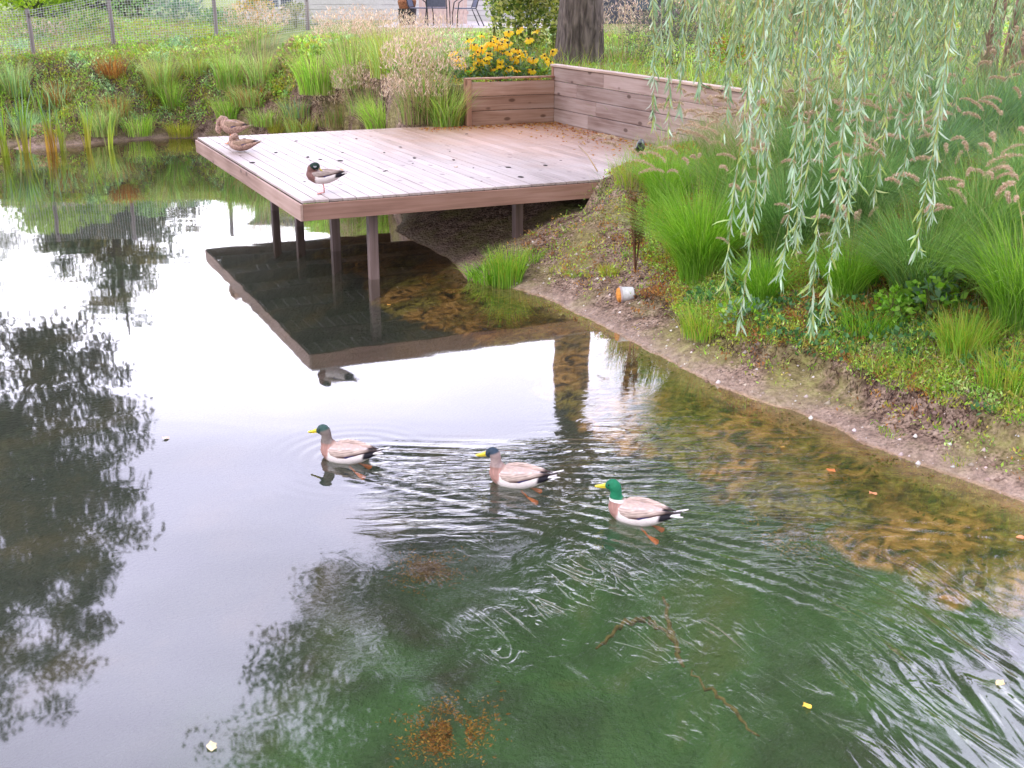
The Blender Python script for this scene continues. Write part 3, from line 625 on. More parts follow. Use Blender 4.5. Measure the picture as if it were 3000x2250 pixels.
def duck(name, loc, rz, label, kind, pose, tilt=0.):
    swim = pose == 'swim'; root = empty(name, loc, label, 'duck', None, rz)
    if tilt: root.rotation_euler = (0, tilt, rz)
    swim = pose == 'swim'
    zo = {'swim': 0., 'sit': .068, 'stand': .155, 'preen': .165}[pose]
    mb = MB(); mb.loft([(x, y, z+zo, a, b) for (x, y, z, a, b) in BODY], 24)
    if pose == 'swim':
        neck = [((.115, 0, .062), .054), ((.138, 0, .090), .043), ((.138, 0, .122), .036), ((.138, 0, .150), .035), ((.146, 0, .170), .038)]
        head = (.160, 0, .178); hd = Vector((1, 0, -.13))
    elif pose == 'preen':
        neck = [((.12, .0, .06+zo), .055), ((.175, .01, .08+zo), .037), ((.205, .03, .05+zo), .030), ((.20, .05, .0+zo), .029), ((.185, .06, -.02+zo), .031)]
        head = (.178, .062, -.03+zo); hd = Vector((-.75, .1, -.5))
    else:                                               # head turned back and tucked
        s_ = .02
        neck = [((.115, 0, .07+zo), .056), ((.12, s_, .105+zo), .043), ((.095, s_*1.6, .135+zo), .034), ((.07, s_*2, .145+zo), .033)]
        head = (.062, s_*2, .138+zo); hd = Vector((-1, -.1, -.62))
    chain(mb, neck, 6); hd.normalize(); mb.ball(head, .039, 3, (1.12, .86, .98))
    mb.ball(Vector(head)+hd*.028-Vector((0, 0, .005)), .025, 2)
    hc = np.array(head); npts = np.array([n_[0] for n_ in neck])
    def colf(P):
        x, y, z = P[:, 0], P[:, 1], P[:, 2]-zo
        g_ = fbm(x*70+40, (y+z)*110+60, 3); fin = fbm(x*260+9, (y+z)*300+4, 2)
        dh = np.linalg.norm(P-hc, axis=1)
        dn = np.min([np.linalg.norm(P-(npts[i]*(1-t)+npts[i+1]*t), axis=1) for i in range(1, len(npts)-1) for t in (0, .5, 1)], axis=0)
        if kind == 'hen':
            c = np.array([.44, .28, .22])*(1+.0*x[:, None])
            c = c*(.45+1.1*g_[:, None]); c = np.where((fin > .58)[:, None], c*.5, c)
            c = np.where((dh < .036)[:, None] & (P[:, 2] > hc[2]+.012)[:, None], c*.6, c)
            return c
        wt = .55+.35*g_
        flank = np.array([.68, .61, .59])*(.82+.3*fin[:, None])
        belly = np.array([.6, .68, .68])*np.ones_like(P)
        breast = np.array([.30, .165, .135] if pose == 'swim' else [.17, .085, .075])*(.65+.7*g_[:, None])
        back = np.array([.44, .32, .27])*(.5+1.0*g_[:, None])
        black = np.array([.012, .010, .016])*np.ones_like(P)
        c = flank.copy()
        k = sst(.055, .085, z+.04*(g_-.5)); c = c*(1-k)[:, None]+back*k[:, None]
        xb = .085 if pose == 'swim' else .045
        k = sst(xb, xb+.025, x+.5*(z-.03)*.4+.02*(g_-.5)); c = c*(1-k)[:, None]+breast*k[:, None]
        k = sst(-.135, -.155, x+.15*(z-.03))*sst(.012, .03, z); c = c*(1-k)[:, None]+black*k[:, None]
        k = sst(-.235, -.243, x); c = c*(1-k)[:, None]+np.array([.7, .66, .64])*k[:, None]
        # neck and head
        if kind == 'green':
            hcl = np.array([.012, .16, .075])*(.7+.6*g_[:, None]); nk = hcl; zr = .115
        elif kind == 'grey':
            hcl = np.array([.035, .075, .065])*(.7+.6*g_[:, None]); nk = np.array([.17, .14, .125])*(.7+.6*g_[:, None]); zr = .1
        elif kind == 'blue':
            hcl = np.array([.03, .05, .075])*(.7+.6*g_[:, None]); nk = np.array([.30, .225, .21])*(.7+.6*g_[:, None]); zr = .1
        else:
            hcl = np.array([.012, .03, .022])*np.ones_like(P); nk = hcl; zr = .0
        if pose == 'swim':
            up = sst(.088, .100, z)*sst(.08, .10, x); c = c*(1-up)[:, None]+nk*up[:, None]
            if kind == 'green':
                ring = sst(.084, .089, z)*sst(.104, .098, z)*sst(.09, .12, x+.02); c = c*(1-ring)[:, None]+np.array([.8, .76, .74])*ring[:, None]
            # crown dark / green
            rel = P-hc; up = sst(-.012, .006, rel[:, 2]+.35*rel[:, 0])*(dh < .055); c = c*(1-up)[:, None]+hcl*up[:, None]
            lo = (dh < .045) & (rel[:, 0] > .012); c = np.where(lo[:, None], hcl*.8, c)
        else:
            k = ((dh < .044) | (dn < .036)) & (z > .10); c = np.where(k[:, None], nk, c)
            ck = (np.abs(P[:, 1]-hc[1]) > .029) & (dh < .040) & (np.abs(P[:, 2]-hc[2]+.006) < .011); c = np.where(ck[:, None], np.array([.30, .30, .33]), c)
        return np.clip(c, 0, 1)
    remeshed(mb, .0055, 'body', root, colf)
    # bill: upper and lower mandible
    q = hd.to_track_quat('X', 'Z').to_matrix().to_4x4()
    m = MB(); m.loft([(.0, 0, .0, .0125, .013), (.014, 0, -.001, .0115, .010), (.032, 0, -.004, .0115, .0055), (.048, 0, -.006, .0135, .0036), (.058, 0, -.007, .010, .0026), (.062, 0, -.008, .004, .0015)], 12)
    m.loft([(.002, 0, -.010, .010, .004), (.03, 0, -.0115, .010, .003), (.054, 0, -.0115, .008, .002)], 10)
    bl = m.build('bill', M_bill2 if kind == 'hen' else M_bill, root, True); bl.matrix_local = Matrix.Translation(Vector(head)+hd*.036-Vector((0, 0, .004))) @ q @ Matrix.Scale(1.3 if swim else .85, 4)
    for s in (1, -1):
        m = MB(); pos = Vector(head)+q.to_3x3() @ Vector((.016, .0305*s, .010)); m.ball(pos, .0046, 2); m.build('eye', M_eye, root, True)
    # folded wings
    for s in (1, -1):
        W = [(x_, y_, z_*.80+.008, a_, b_*.80) for (x_, y_, z_, a_, b_) in [(.105, .060, .062, .006, .010), (.075, .082, .060, .012, .030), (.02, .091, .058, .013, .043), (-.04, .086, .062, .013, .043), (-.10, .066, .072, .012, .032),
             (-.155, .042, .083, .010, .019), (-.20, .022, .088, .006, .009), (-.232, .012, .090, .003, .004)]]
        m = MB(); m.loft([(x, y*s, z+zo, a, b) for (x, y, z, a, b) in W], 16)
        bmesh.ops.subdivide_edges(m.bm, edges=m.bm.edges[:], cuts=2, use_grid_fill=True)
        bmesh.ops.recalc_face_normals(m.bm, faces=m.bm.faces[:])
        wg = m.build('wing', M_vcol, root, True); me = wg.data; n = len(me.vertices); co = np.zeros(n*3, np.float32); me.vertices.foreach_get('co', co); co = co.reshape(-1, 3)
        x, z = co[:, 0], co[:, 2]-zo; g_ = fbm(x*60+3, z*120+co[:, 1]*80+8, 3); lowedge = z-(.022+.20*np.maximum(-x-.02, 0))
        streak = .5+.5*np.sin((z*1.6+x*.35+.004*np.sin(x*60))*270)
        if kind == 'hen': c = np.array([.42, .28, .2])[None]*(.4+1.1*g_[:, None]); c = c*(1-.35*streak[:, None])
        else:
            c = np.array([.62, .48, .42] if swim else [.42, .33, .30])[None]*(.55+.8*g_[:, None])*(1-.34*streak[:, None])
            k = sst(.030, .014, lowedge)*sst(.04, -.01, x); c = c*(1-k)[:, None]+np.array([.10, .055, .05])*k[:, None]
        k = (sst(.020, .010, lowedge)*(x < -.02)*(x > -.085)); c = c*(1-k)[:, None]+np.array([.03, .035, .16])*k[:, None]
        k = sst(-.15, -.19, x); c = c*(1-k)[:, None]+(np.array([.05, .035, .035])*k[:, None])
        cc = np.ones((n, 4), np.float32); cc[:, :3] = np.clip(c, 0, 1); a = me.attributes.new('Col', 'FLOAT_COLOR', 'POINT'); a.data.foreach_set('color', cc.ravel())
    # tail feathers
    P, Fq, Cc = [], [], []
    for i, s in enumerate((-1, -.6, -.2, .2, .6, 1)):
        ang = s*.33; L0, w0 = (.085 if abs(s) > .9 else .055), .010
        dx, dy = -math.cos(ang), math.sin(ang); o0 = np.array([-.215, .03*s, .066+zo-.004*abs(s)])
        pts = [o0, o0+np.array([dx*L0*.6, dy*L0*.6, .012]), o0+np.array([dx*L0, dy*L0, .022])]; sd = np.array([-dy, dx, 0])
        for p_, ww in zip(pts, (w0, w0, w0*.35)):
            for zz in (.0015, -.0015): P += [p_-sd*ww+np.array([0, 0, zz]), p_+sd*ww+np.array([0, 0, zz])]
        b = i*12
        for k_ in (0, 4): Fq += [(b+k_, b+k_+1, b+k_+5, b+k_+4), (b+k_+2, b+k_+6, b+k_+7, b+k_+3), (b+k_, b+k_+4, b+k_+6, b+k_+2), (b+k_+1, b+k_+3, b+k_+7, b+k_+5)]
        cl = (.42, .3, .22) if kind == 'hen' else ((.78, .73, .70) if abs(s) > .4 else (.05, .04, .04)); Cc += [cl]*12
    npmesh('tail', np.array(P), np.array(Fq), M_vcol, col=np.array(Cc), parent=root)
    # legs and webbed feet
    lm = M_legp if kind == 'sleeper' else M_legm
    if pose != 'sit':
        for s in ((1,) if kind == 'sleeper' else (1, -1)):
            if swim: top = Vector((-.045, .045*s, -.05)); ank = Vector((-.085, .05*s, -.075-.01*s)); toe = Vector((-.15, .055*s, -.10-.015*s)); spread = Vector((0, .03, 0)); nrm = Vector((.3, 0, -1))
            else: top = Vector((-.005, .035*s, zo-.05)); ank = Vector((-.012, .035*s, .014)); toe = Vector((.055, .04*s, .004)); spread = Vector((0, .034, 0))
            m = MB(); m.tube([top+Vector((0, 0, .03)), top, top.lerp(ank, .5)+Vector((-.004, 0, 0)), ank], [.012, .0075, .0058, .0068], 8)
            for q_ in (-1, 0, 1): m.tube([ank, ank.lerp(toe+spread*q_, .55), toe+spread*q_+(toe-ank)*(.12 if q_ == 0 else 0)], [.0052, .0042, .002], 6)
            tri = [ank, toe-spread, toe+(toe-ank)*.1, toe+spread]
            for dz in (.0012,):
                vs = [m.bm.verts.new(p_+Vector((0, 0, dz))) for p_ in tri]+[m.bm.verts.new(p_-Vector((0, 0, dz))) for p_ in tri]
                m.bm.faces.new(vs[:4]); m.bm.faces.new(vs[4:][::-1])
                for i in range(4): m.bm.faces.new((vs[i], vs[(i+1) % 4], vs[4+(i+1) % 4], vs[4+i]))
            m.build('leg', lm, root, True)
    return root
KD = {'a': ('grey', 'swimming drake leading the line of three, dark grey-green head and thin yellow bill'), 'b': ('blue', 'swimming drake in the middle of the three, slate cap and pale brown neck'),
      'c': ('green', 'swimming drake at the rear with glossy emerald head and white neck ring')}
for (p, a, k) in ducks_swim: duck('mallard_duck', (p[0], p[1], .012), a, KD[k][1], KD[k][0], 'swim')
p = at(700, 418, DZ); duck('mallard_duck', (p[0], p[1], DZ+.002), R(180-6), 'drake asleep standing on one pink leg near the deck corner, head tucked back', 'sleeper', 'stand')
p = at(523, 328, DZ); duck('mallard_duck', (p[0], p[1], DZ), R(180-8), 'mottled brown hen sitting flat on the deck with her head tucked in', 'hen', 'sit')
p = at(497, 312, DZ); duck('mallard_duck', (p[0], p[1], DZ+.002), R(180-10), 'mottled brown hen standing behind the sitting one and preening her breast', 'hen', 'preen', -.2).scale = (.92, 1.1, 1.3)
#PART2
# ---------------------------------------------------------------- timber fence with wire mesh, behind the left bank
fposts = [((75, 140), 24.6, 2.49, (60, 25)), ((250, 140), 26.0, 2.83, (235, 0)), ((470, 112), 27.4, 3.0, (466, 0)), ((667, 105), 28.8, 3.1, (665, 0)), ((870, 100), 30.2, 3.1, None)]
fb = []
for (b_, D_, zt, _) in fposts:
    q = at_y(b_[0], b_[1], D_); fb.append((q[0], q[1], hz(q[0], q[1]), zt))
d0 = np.array(fb[0][:2])-np.array(fb[1][:2]); q = np.array(fb[0][:2])+d0; fb.insert(0, (q[0], q[1], 1.3, 2.5)); q = q+d0; fb.insert(0, (q[0], q[1], 1.2, 2.5))
fn = empty('mesh_fence', (fb[1][0], fb[1][1], fb[1][2]), 'weathered post fence with fine square wire mesh along the top of the far bank', 'fence'); fo = Vector(fn.location)
for i, (x, y, zb, zt) in enumerate(fb):
    m = MB(); m.tube([(x-fo.x, y-fo.y, zb-.3-fo.z), (x-fo.x+.012, y-fo.y, (zb+zt)/2-fo.z), (x-fo.x-.01, y-fo.y, zt-fo.z)], [.052, .05, .047], 8); m.build('post', M_fpost, fn)
M_wire = pmat('wire_galvanised', (.62, .61, .62), .5, .5)
Vq, Fq = [], []
def wire(p, q, r):
    p = np.array(p)-np.array(fo); q = np.array(q)-np.array(fo); d = q-p; d = d/np.linalg.norm(d); a = np.cross(d, [0.3, 1, .2]); a /= np.linalg.norm(a); b = np.cross(d, a); o = len(Vq)
    for e_ in (p, q):
        for k in range(3): th = k*2.094; Vq.append(e_+(a*math.cos(th)+b*math.sin(th))*r)
    for k in range(3): Fq.append((o+k, o+(k+1) % 3, o+3+(k+1) % 3, o+3+k))
for (a_, b_) in zip(fb, fb[1:]):
    n_ = int(math.hypot(a_[0]-b_[0], a_[1]-b_[1])/.062)
    g0 = lambda t: (a_[0]+(b_[0]-a_[0])*t, a_[1]+(b_[1]-a_[1])*t-.055)
    zl = lambda t: a_[2]+(b_[2]-a_[2])*t; zh = lambda t: a_[3]+(b_[3]-a_[3])*t-.04
    for i in range(n_):
        t = i/n_; x, y = g0(t); wire((x, y, zl(t)), (x+random.uniform(-.004, .004), y, zh(t)), .0042)
    nr = 22
    for k in range(nr+1):
        s = k/nr; ts = [0, .25, .5, .75, 1]
        for t0, t1 in zip(ts, ts[1:]):
            f = lambda t: (*g0(t), zl(t)+(zh(t)-zl(t))*s-.02*math.sin(t*3.14)*s)
            wire(f(t0), f(t1), .0042)
npmesh('wire_mesh', np.array(Vq), np.array(Fq), M_wire, parent=fn)

# ---------------------------------------------------------------- ground cover (uncountable)
def scatter(name, label, cat, n, xr, yr, cond, colf, ln, wd, per=5, hgt_=.05, up=.9):
    X = rng.uniform(*xr, n); Y = rng.uniform(*yr, n); k = cond(X, Y) > rng.random(n); X, Y = X[k], Y[k]; Z = hfast(X, Y); n = len(X)
    P = np.repeat(np.stack([X, Y, Z], 1), per, 0); P += rng.normal(size=P.shape)*np.array([.03, .03, 0]); P[:, 2] += rng.random(len(P))*hgt_
    D = rdir(len(P), up); c = np.repeat(colf(X, Y), per, 0); c = c*(1+.35*(rng.random((len(c), 1))*2-1))
    v, f, c = leaves(P, D, ln*(.6+.8*rng.random(len(P))), wd*(.6+.8*rng.random(len(P))), c)
    o = npmesh(name, v, f, M_leaf, col=c); return tag(o, label, cat, None, 'stuff')
def mixpal(f, pals):
    """choose between palettes with a 0..1 field"""
    idx = np.clip((f*len(pals)).astype(int), 0, len(pals)-1); out_ = np.zeros((len(f), 3))
    for i, p in enumerate(pals):
        s = idx == i; out_[s] = pickcol(s.sum(), p, .15)
    return out_
def stretch(f, a, b): return np.clip((f-a)/(b-a), 0, .999)
def inview(X, Y, pad=40):
    px_, py_ = proj(X, Y, hfast(X, Y)); return (px_ > -pad) & (px_ < 2212+pad) & (py_ > -60) & (py_ < 1700)
def indeck(X, Y):
    u, v = uv(X, Y); return (u > -.1) & (u < WU+.1) & (v > -.05) & (v < WV+.2)
def over_deck(X, Y): return indeck(X, Y) & (hfast(X, Y) > DZ+.01)
def cond_r(X, Y):
    d = sdist(X, Y); z = hfast(X, Y); f = fbm(X*1.7+3, Y*1.7, 4); g = fbm(X*4+30, Y*4, 3)
    soil = sst(9.9, 10.6, Y+.6*(f-.5))*sst(1.55, 1.15, X+.5*(g-.5))
    ed = .42+.25*(fbm(X*1.7+9, Y*1.7)-.5); k = (sst(.0, .05, dnoise(X, Y)-ed))*(1-.95*soil)+.22*sst(.12, .4, d)*(g > .48)
    k = np.where(indeck(X, Y), np.where(over_deck(X, Y), .8, 0), k)
    return k*inview(X, Y)*(X > -1.8)
scatter('ground_cover', 'low green, yellow and rust coloured weeds carpeting the near bank', 'ground cover', 250000, (-1, 8), (4, 19), cond_r,
        lambda X, Y: mixpal(stretch(.6*fbm(X*1.6+50, Y*1.6, 3)+.4*fbm(X*7+9, Y*7, 2), .30, .68), [F_MID, G_BR, YEL, F_BR, RUST, YEL, F_BR, RUST]), .032, .013, per=4, hgt_=.07)
def cond_l(X, Y):
    d = sdist(X, Y); f = fbm(X*1.2+3, Y*1.2, 4)
    k = sst(.08, .3, d+.25*(f-.5)); 
    u_, v_ = uv(X, Y); bed = (u_ > 2.7) & (u_ < 5.9) & (v_ > 5.3) & (v_ < 7.2)
    return np.where(indeck(X, Y) | bed | ((Y > 24.) & (X > -6) & (X < 4)), 0, k)*inview(X, Y)*((X < .5) | (Y > 17))*(Y > 15)
scatter('ground_cover', 'mixed green and orange weeds covering the far bank below the fence', 'ground cover', 120000, (-14, 12), (15.5, 30), cond_l,
        lambda X, Y: mixpal(stretch(.6*fbm(X*.9+5, Y*.9, 3)+.4*fbm(X*5+9, Y*5, 2), .30, .68), [F_DK, F_MID, F_BR, YEL, F_MID, F_BR, STRAW, F_BR]), .06, .026, per=5, hgt_=.18)
scatter('ground_cover', 'green weeds on the steep bank just behind the deck corner', 'ground cover', 42000, (-5.5, .5), (17, 24), cond_l,
        lambda X, Y: mixpal(stretch(.6*fbm(X*.9+5, Y*.9, 3)+.4*fbm(X*5+9, Y*5, 2), .30, .68), [F_DK, F_MID, F_BR, YEL, F_MID, STRAW, F_BR]), .07, .034, per=4, hgt_=.2)
def tangle():
    n = 26000; X = rng.uniform(.8, 8, n); Y = rng.uniform(5.5, 19, n); d = sdist(X, Y); k = (d > .9+.5*fbm(X*2, Y*2, 3)) & inview(X, Y) & ~(indeck(X, Y) & ~over_deck(X, Y)) & (fbm(X*1.3+80, Y*1.3, 3) > .36) & ~((X < 1.9) & (Y > 10.2) & (Y < 12.4)); X, Y = X[k], Y[k]; n = len(X)
    base = np.stack([X, Y, hfast(X, Y)-.03], 1); hh = (.22+.38*rng.random(n))*(.7+.6*fbm(X*3, Y*3, 2)); v, f, c = blades(base, hh, .2+.9*rng.random(n), .004+.004*rng.random(n), mixpal(stretch(fbm(X*1.9+13, Y*1.9, 3)*.6+.4*rng.random(n), .2, .8), [G_DK, G_MID, G_BR, G_MID, YEL, STRAW, G_BR]), seg=4)
    tag(npmesh('meadow_grass', v, f, M_leaf, col=c), 'tangled loose grass filling the gaps between the fountain grasses', 'grass', None, 'stuff')
tangle()
def lipgrass():
    n = 60000; X = rng.uniform(.9, 5.5, n); Y = rng.uniform(4.8, 11, n); d = dnoise(X, Y); e_ = .44+.25*(fbm(X*1.7+9, Y*1.7)-.5); k = (d > e_) & (d < e_+1.3) & inview(X, Y) & (fbm(X*2.2+33, Y*2.2, 3) > .44) & ~((X < 1.5) & (Y > 9.6)); X, Y = X[k], Y[k]; n = len(X)
    base = np.stack([X, Y, hfast(X, Y)-.02], 1); hh = .07+.20*rng.random(n)**1.5; v, f, c = blades(base, hh, .2+1.1*rng.random(n), .003+.004*rng.random(n), mixpal(stretch(fbm(X*2.1+3, Y*2.1, 3)*.7+.3*rng.random(n), .2, .8), [F_BR, G_BR, YEL, F_BR, STRAW, F_MID, YEL]), seg=3)
    tag(npmesh('short_grass', v, f, M_leaf, col=c), 'short bright grass and dry blades along the lip of the bank', 'grass', None, 'stuff')
lipgrass()
def tangle2():
    n = 30000; X = rng.uniform(-13, 9, n); Y = rng.uniform(16, 29, n); d = sdist(X, Y); u_, v_ = uv(X, Y); k = (d > .35) & inview(X, Y) & ~indeck(X, Y) & (fbm(X*1.1+8, Y*1.3, 3) > .40) & ~((u_ > 2.7) & (v_ > 5) & (v_ < 7.2) & (u_ < 6)) & ~((Y > 23.3) & (X > -6.5)) & ~((X > 1.9) & (Y > 18.5) & (rng.random(n) < .85)); X, Y = X[k], Y[k]; n = len(X)
    base = np.stack([X, Y, hfast(X, Y)-.03], 1); hh = (.25+.40*rng.random(n))*(.6+.8*fbm(X*2, Y*2, 2))*(1-.62*sst(22.8, 23.8, Y)*sst(-3.5, -6, X)); v, f, c = blades(base, hh, .15+.6*rng.random(n), .009+.008*rng.random(n), mixpal(stretch(fbm(X*1.3+13, Y*1.3, 3)*.7+.3*rng.random(n), .2, .8), [F_DK, F_MID, F_BR, F_BR, YEL, STRAW, F_MID, YEL]), seg=3)
    tag(npmesh('meadow_grass', v, f, M_leaf, col=c), 'loose meadow grass growing all over the far bank', 'grass', None, 'stuff')
tangle2()
scatter('clover_patch', 'fresh green clover like leaves growing at the lip of the eroded bank', 'clover', 3000, (1.6, 4.5), (6, 10),
        lambda X, Y: (sst(.42, .6, sdist(X, Y))*sst(1.7, 1.1, sdist(X, Y))*(fbm(X*2.3+71, Y*2.3, 2) > .5)).astype(float), lambda X, Y: pickcol(len(X), [(.10, .24, .09), (.14, .30, .12), (.08, .19, .06)]), .045, .038, per=4, hgt_=.08, up=1.2)

# little stones and crumbs of soil on the beach
def pebbles():
    n = 9000; X = rng.uniform(-.6, 4.6, n); Y = rng.uniform(4.5, 14, n); d = sdist(X, Y); k = (d > .0) & (d < 1.6) & ~indeck(X, Y) & (rng.random(n) < sst(1.7, .2, d)); X, Y = X[k], Y[k]; Z = hfast(X, Y); n = len(X)
    base = np.array([(1, 0, 0), (0, 1, 0), (-1, 0, 0), (0, -1, 0), (0, 0, .8), (0, 0, -.8)], float); s = .005+.024*rng.random(n)**5; jit = 1+.5*(rng.random((n, 6, 3))-.5)
    V = np.stack([X, Y, Z], 1)[:, None]+base[None]*jit*s[:, None, None]; f = np.array([(0, 1, 4), (1, 2, 4), (2, 3, 4), (3, 0, 4), (1, 0, 5), (2, 1, 5), (3, 2, 5), (0, 3, 5)])
    Fc = (np.arange(n)*6)[:, None, None]+f[None]; c = np.repeat(pickcol(n, [(.5, .42, .38), (.3, .22, .18), (.62, .58, .55), (.2, .13, .1), (.35, .28, .22)]), 6, 0)
    tag(npmesh('pebbles', V.reshape(-1, 3), Fc.reshape(-1, 3), M_vcol, col=c), 'small pebbles and crumbs of earth on the bare shore', 'pebbles', None, 'stuff')
pebbles()

# dark undercut lip hanging over the beach: roots and turf crumbs
def lip():
    Vs = []; X = rng.uniform(1.0, 5.2, 90000); Y = rng.uniform(5, 10.6, 90000); d = dnoise(X, Y); e = .43+.25*(fbm(X*1.7+9, Y*1.7)-.5)
    k = (np.abs(d-e) < .045) & (fbm(X*1.5+7, Y*1.5, 2) > .40); X, Y = X[k], Y[k]; n = len(X); P = np.stack([X, Y, hfast(X, Y)+.02+.03*rng.random(n)], 1)
    D = rdir(n, -.9); v, f, c = leaves(P, D, .05+.05*rng.random(n), np.full(n, .006), pickcol(n, [(.03, .018, .014), (.07, .035, .025), (.12, .06, .04)])); tag(npmesh('root_fringe', v, f, M_leaf, col=c), 'dark fringe of roots hanging from the eroded turf edge', 'roots', None, 'stuff')
lip()

# ---------------------------------------------------------------- near bank grasses
FG = 'fountain grasses on the right bank'
def fg(px_, py_, h, rad, n, cols, label, heads=8, lean=.85, wid=.006, **k):
    n = int(n*1.25); heads = int(heads*1.9); h *= 1.12; rad *= 1.15; lean *= 1.12
    return grass(px_, py_, h, rad, n, cols, label, wid=wid, lean=lean, heads=heads, group=FG, name='fountain_grass', cat='fountain grass', **k)
fg(1510, 600, 1.05, .16, 1500, G_BR, 'large bright green fountain grass at the left end of the bank, fanning out over the bare soil', 12, lean=.95)
fg(1440, 440, .75, .15, 700, G_BR, 'bright green grass spilling onto the deck edge beside the black spotlight', 4)
fg(1650, 650, .55, .10, 500, G_BR, 'small low fountain grass behind the tips of the longest willow shoots', 3)
fg(1700, 540, .95, .18, 1300, G_DK, 'dark fountain grass in the middle of the bank behind the willow tips', 12)
fg(1590, 470, .9, .18, 1100, G_MID, 'fountain grass just right of the big bright one, partly under the willow', 10)
fg(1980, 650, .95, .16, 1500, G_MID+G_DK, 'dense dark green fountain grass in the middle right of the bank', 12, lean=1.0)
fg(1830, 640, .6, .12, 700, G_BR, 'short bright fountain grass between the two dark ones near the bank lip', 4)
fg(1860, 480, .95, .2, 1200, G_DK, 'dark fountain grass behind the middle of the willow curtain', 12)
fg(2110, 560, 1.0, .2, 1400, G_DK+G_MID, 'dark fountain grass with many buff heads near the right edge', 16, lean=1.0)
fg(2205, 700, .95, .18, 1200, G_MID+G_BR, 'green fountain grass cut by the right edge of the view, lower down', 12, lean=1.0)
fg(2230, 480, 1.0, .2, 1100, G_DK, 'dark fountain grass cut by the right edge of the view, higher up', 10)
fg(1990, 400, 1.0, .22, 1100, G_DK+G_BLUE, 'bluish dark fountain grass right of the willow curtain', 12)
fg(1740, 400, .95, .2, 900, G_DK, 'dark fountain grass behind the left half of the willow curtain', 8)
fg(1620, 385, .8, .2, 800, G_MID+PINK, 'pinkish fountain grass in front of the far end of the long timber wall', 12)
fg(1550, 345, .65, .16, 600, PINK+G_MID, 'pale pinkish grass tuft against the base of the long timber wall', 8)
fg(2110, 330, 1.05, .24, 1000, G_BLUE+G_DK, 'bluish fountain grass in front of the willow trunk', 10)
fg(2215, 300, 1.05, .24, 900, G_BLUE+G_MID, 'bluish fountain grass right of the willow trunk at the view edge', 8)
fg(1870, 320, 1.0, .24, 900, G_DK+G_MID, 'shaded fountain grass at the back of the bank behind the willow curtain', 6)
fg(1760, 280, .95, .25, 800, G_MID+PINK, 'green and buff fountain grass behind the wall end', 8)
fg(2000, 245, 1., .25, 700, G_MID+G_BLUE, 'green fountain grass left of the willow trunk foot', 6)
GB = 'grass tufts on the near bank'
def gt(px_, py_, h, rad, n, cols, label, **k): return grass(px_, py_, h, rad, n, cols, label, group=GB, **k)
gt(1095, 612, .52, .17, 420, G_BR+YEL[:1], 'bright green grass tuft at the water edge under the deck front', wid=.008, lean=.55)
gt(1060, 600, .25, .25, 300, G_BR, 'low leafy green weeds at the foot of the grass tuft by the deck', wid=.013, lean=1.2)
gt(1375, 400, .42, .25, 420, YEL+STRAW+G_BR, 'pale yellowish grass creeping over the front right corner of the deck', lean=.9)
gt(1330, 350, .3, .12, 60, STRAW, 'few dry stalks standing at the deck edge', lean=.6)
gt(1410, 470, .34, .16, 300, YEL+G_BR, 'yellow green grass around the dried dock stalks', lean=.8)
gt(1320, 590, .16, .13, 260, YEL, 'small lime yellow grass tuft on the bare bank beside the pot', lean=.9)
gt(1250, 590, .10, .12, 140, G_BR+YEL, 'sparse green seedlings on the bare soil slope', lean=1.)
gt(1520, 720, .30, .2, 420, YEL+G_BR, 'yellow green tuft above the eroded lip near the pot', lean=.8)
gt(2080, 770, .45, .16, 520, G_BR+YEL, 'bright lime grass tuft low on the right of the bank', lean=.6, wid=.008)
gt(2180, 830, .35, .2, 450, G_BR+YEL, 'green tuft at the lip of the bank at the right edge', lean=.8)
gt(1880, 720, .35, .2, 420, G_BR, 'green grass tuft above the middle of the eroded lip', lean=.8)
gt(1930, 930, .08, .10, 90, YEL+G_BR, 'tiny green seedling patch on the bare beach', lean=1)
gt(2080, 990, .08, .12, 90, YEL+G_BR, 'tiny yellowish seedling patch near the right waterline', lean=1)
gt(1150, 560, .22, .12, 160, G_BR, 'low green tuft on the slope right of the water edge grass', lean=.9)

# leafy weeds
def weed(px_, py_, h, r, n, cols, label, ln=.06, wd=.03, group='leafy plants on the banks', name='leafy_plant', cat='leafy plant', pos=None, flat=1.0, mat=None, stems=10):
    p = gp(px_, py_) if pos is None else np.array(pos, float); root = empty(name, p, label, cat, group)
    a = rdir(n, .5); rr = rng.random(n)**.4; P = a*rr[:, None]*np.array([r, r, h*.5*flat]); P[:, 2] += h*.5
    lump = fbm(P[:, 0]*5/r+20, P[:, 1]*5/r+P[:, 2]*4/r, 3); k = lump > .40; P = P[k]
    D = a[k]*.6+rdir(len(P), .4)*.7; D /= np.linalg.norm(D, axis=1, keepdims=True)
    v, f, c = leaves(P, D, ln*(.6+.8*rng.random(len(P))), wd*(.6+.8*rng.random(len(P))), pickcol(len(P), cols, .3)); npmesh('leaves', v, f, mat or M_leaf, col=c, parent=root)
    if stems:
        m = MB()
        for i in range(stems):
            q = rng.random()*6.28; s = r*.7*rng.random(); m.tube([(0, 0, -.03), (math.cos(q)*s*.5, math.sin(q)*s*.5, h*.5), (math.cos(q)*s, math.sin(q)*s, h*.9)], [.005*max(1, h), .004, .002], 5)
        m.build('stems', pmatc('stem_green', (.16, .17, .06)), root)
    return root
_pc = {}
def pmatc(name, col, **k):
    if name not in _pc: _pc[name] = pmat(name, col, **k)
    return _pc[name]
weed(2010, 690, .42, .2, 360, G_BR+G_BLUE, 'broad leaved green weed under the dark fountain grass', .07, .05)
weed(1610, 705, .22, .25, 380, G_BLUE+G_BR, 'fresh green low weed mat above the bank lip', .05, .035)
weed(1930, 700, .3, .16, 260, G_BR, 'bright green nettle like weed beside the yellow tuft', .06, .035)
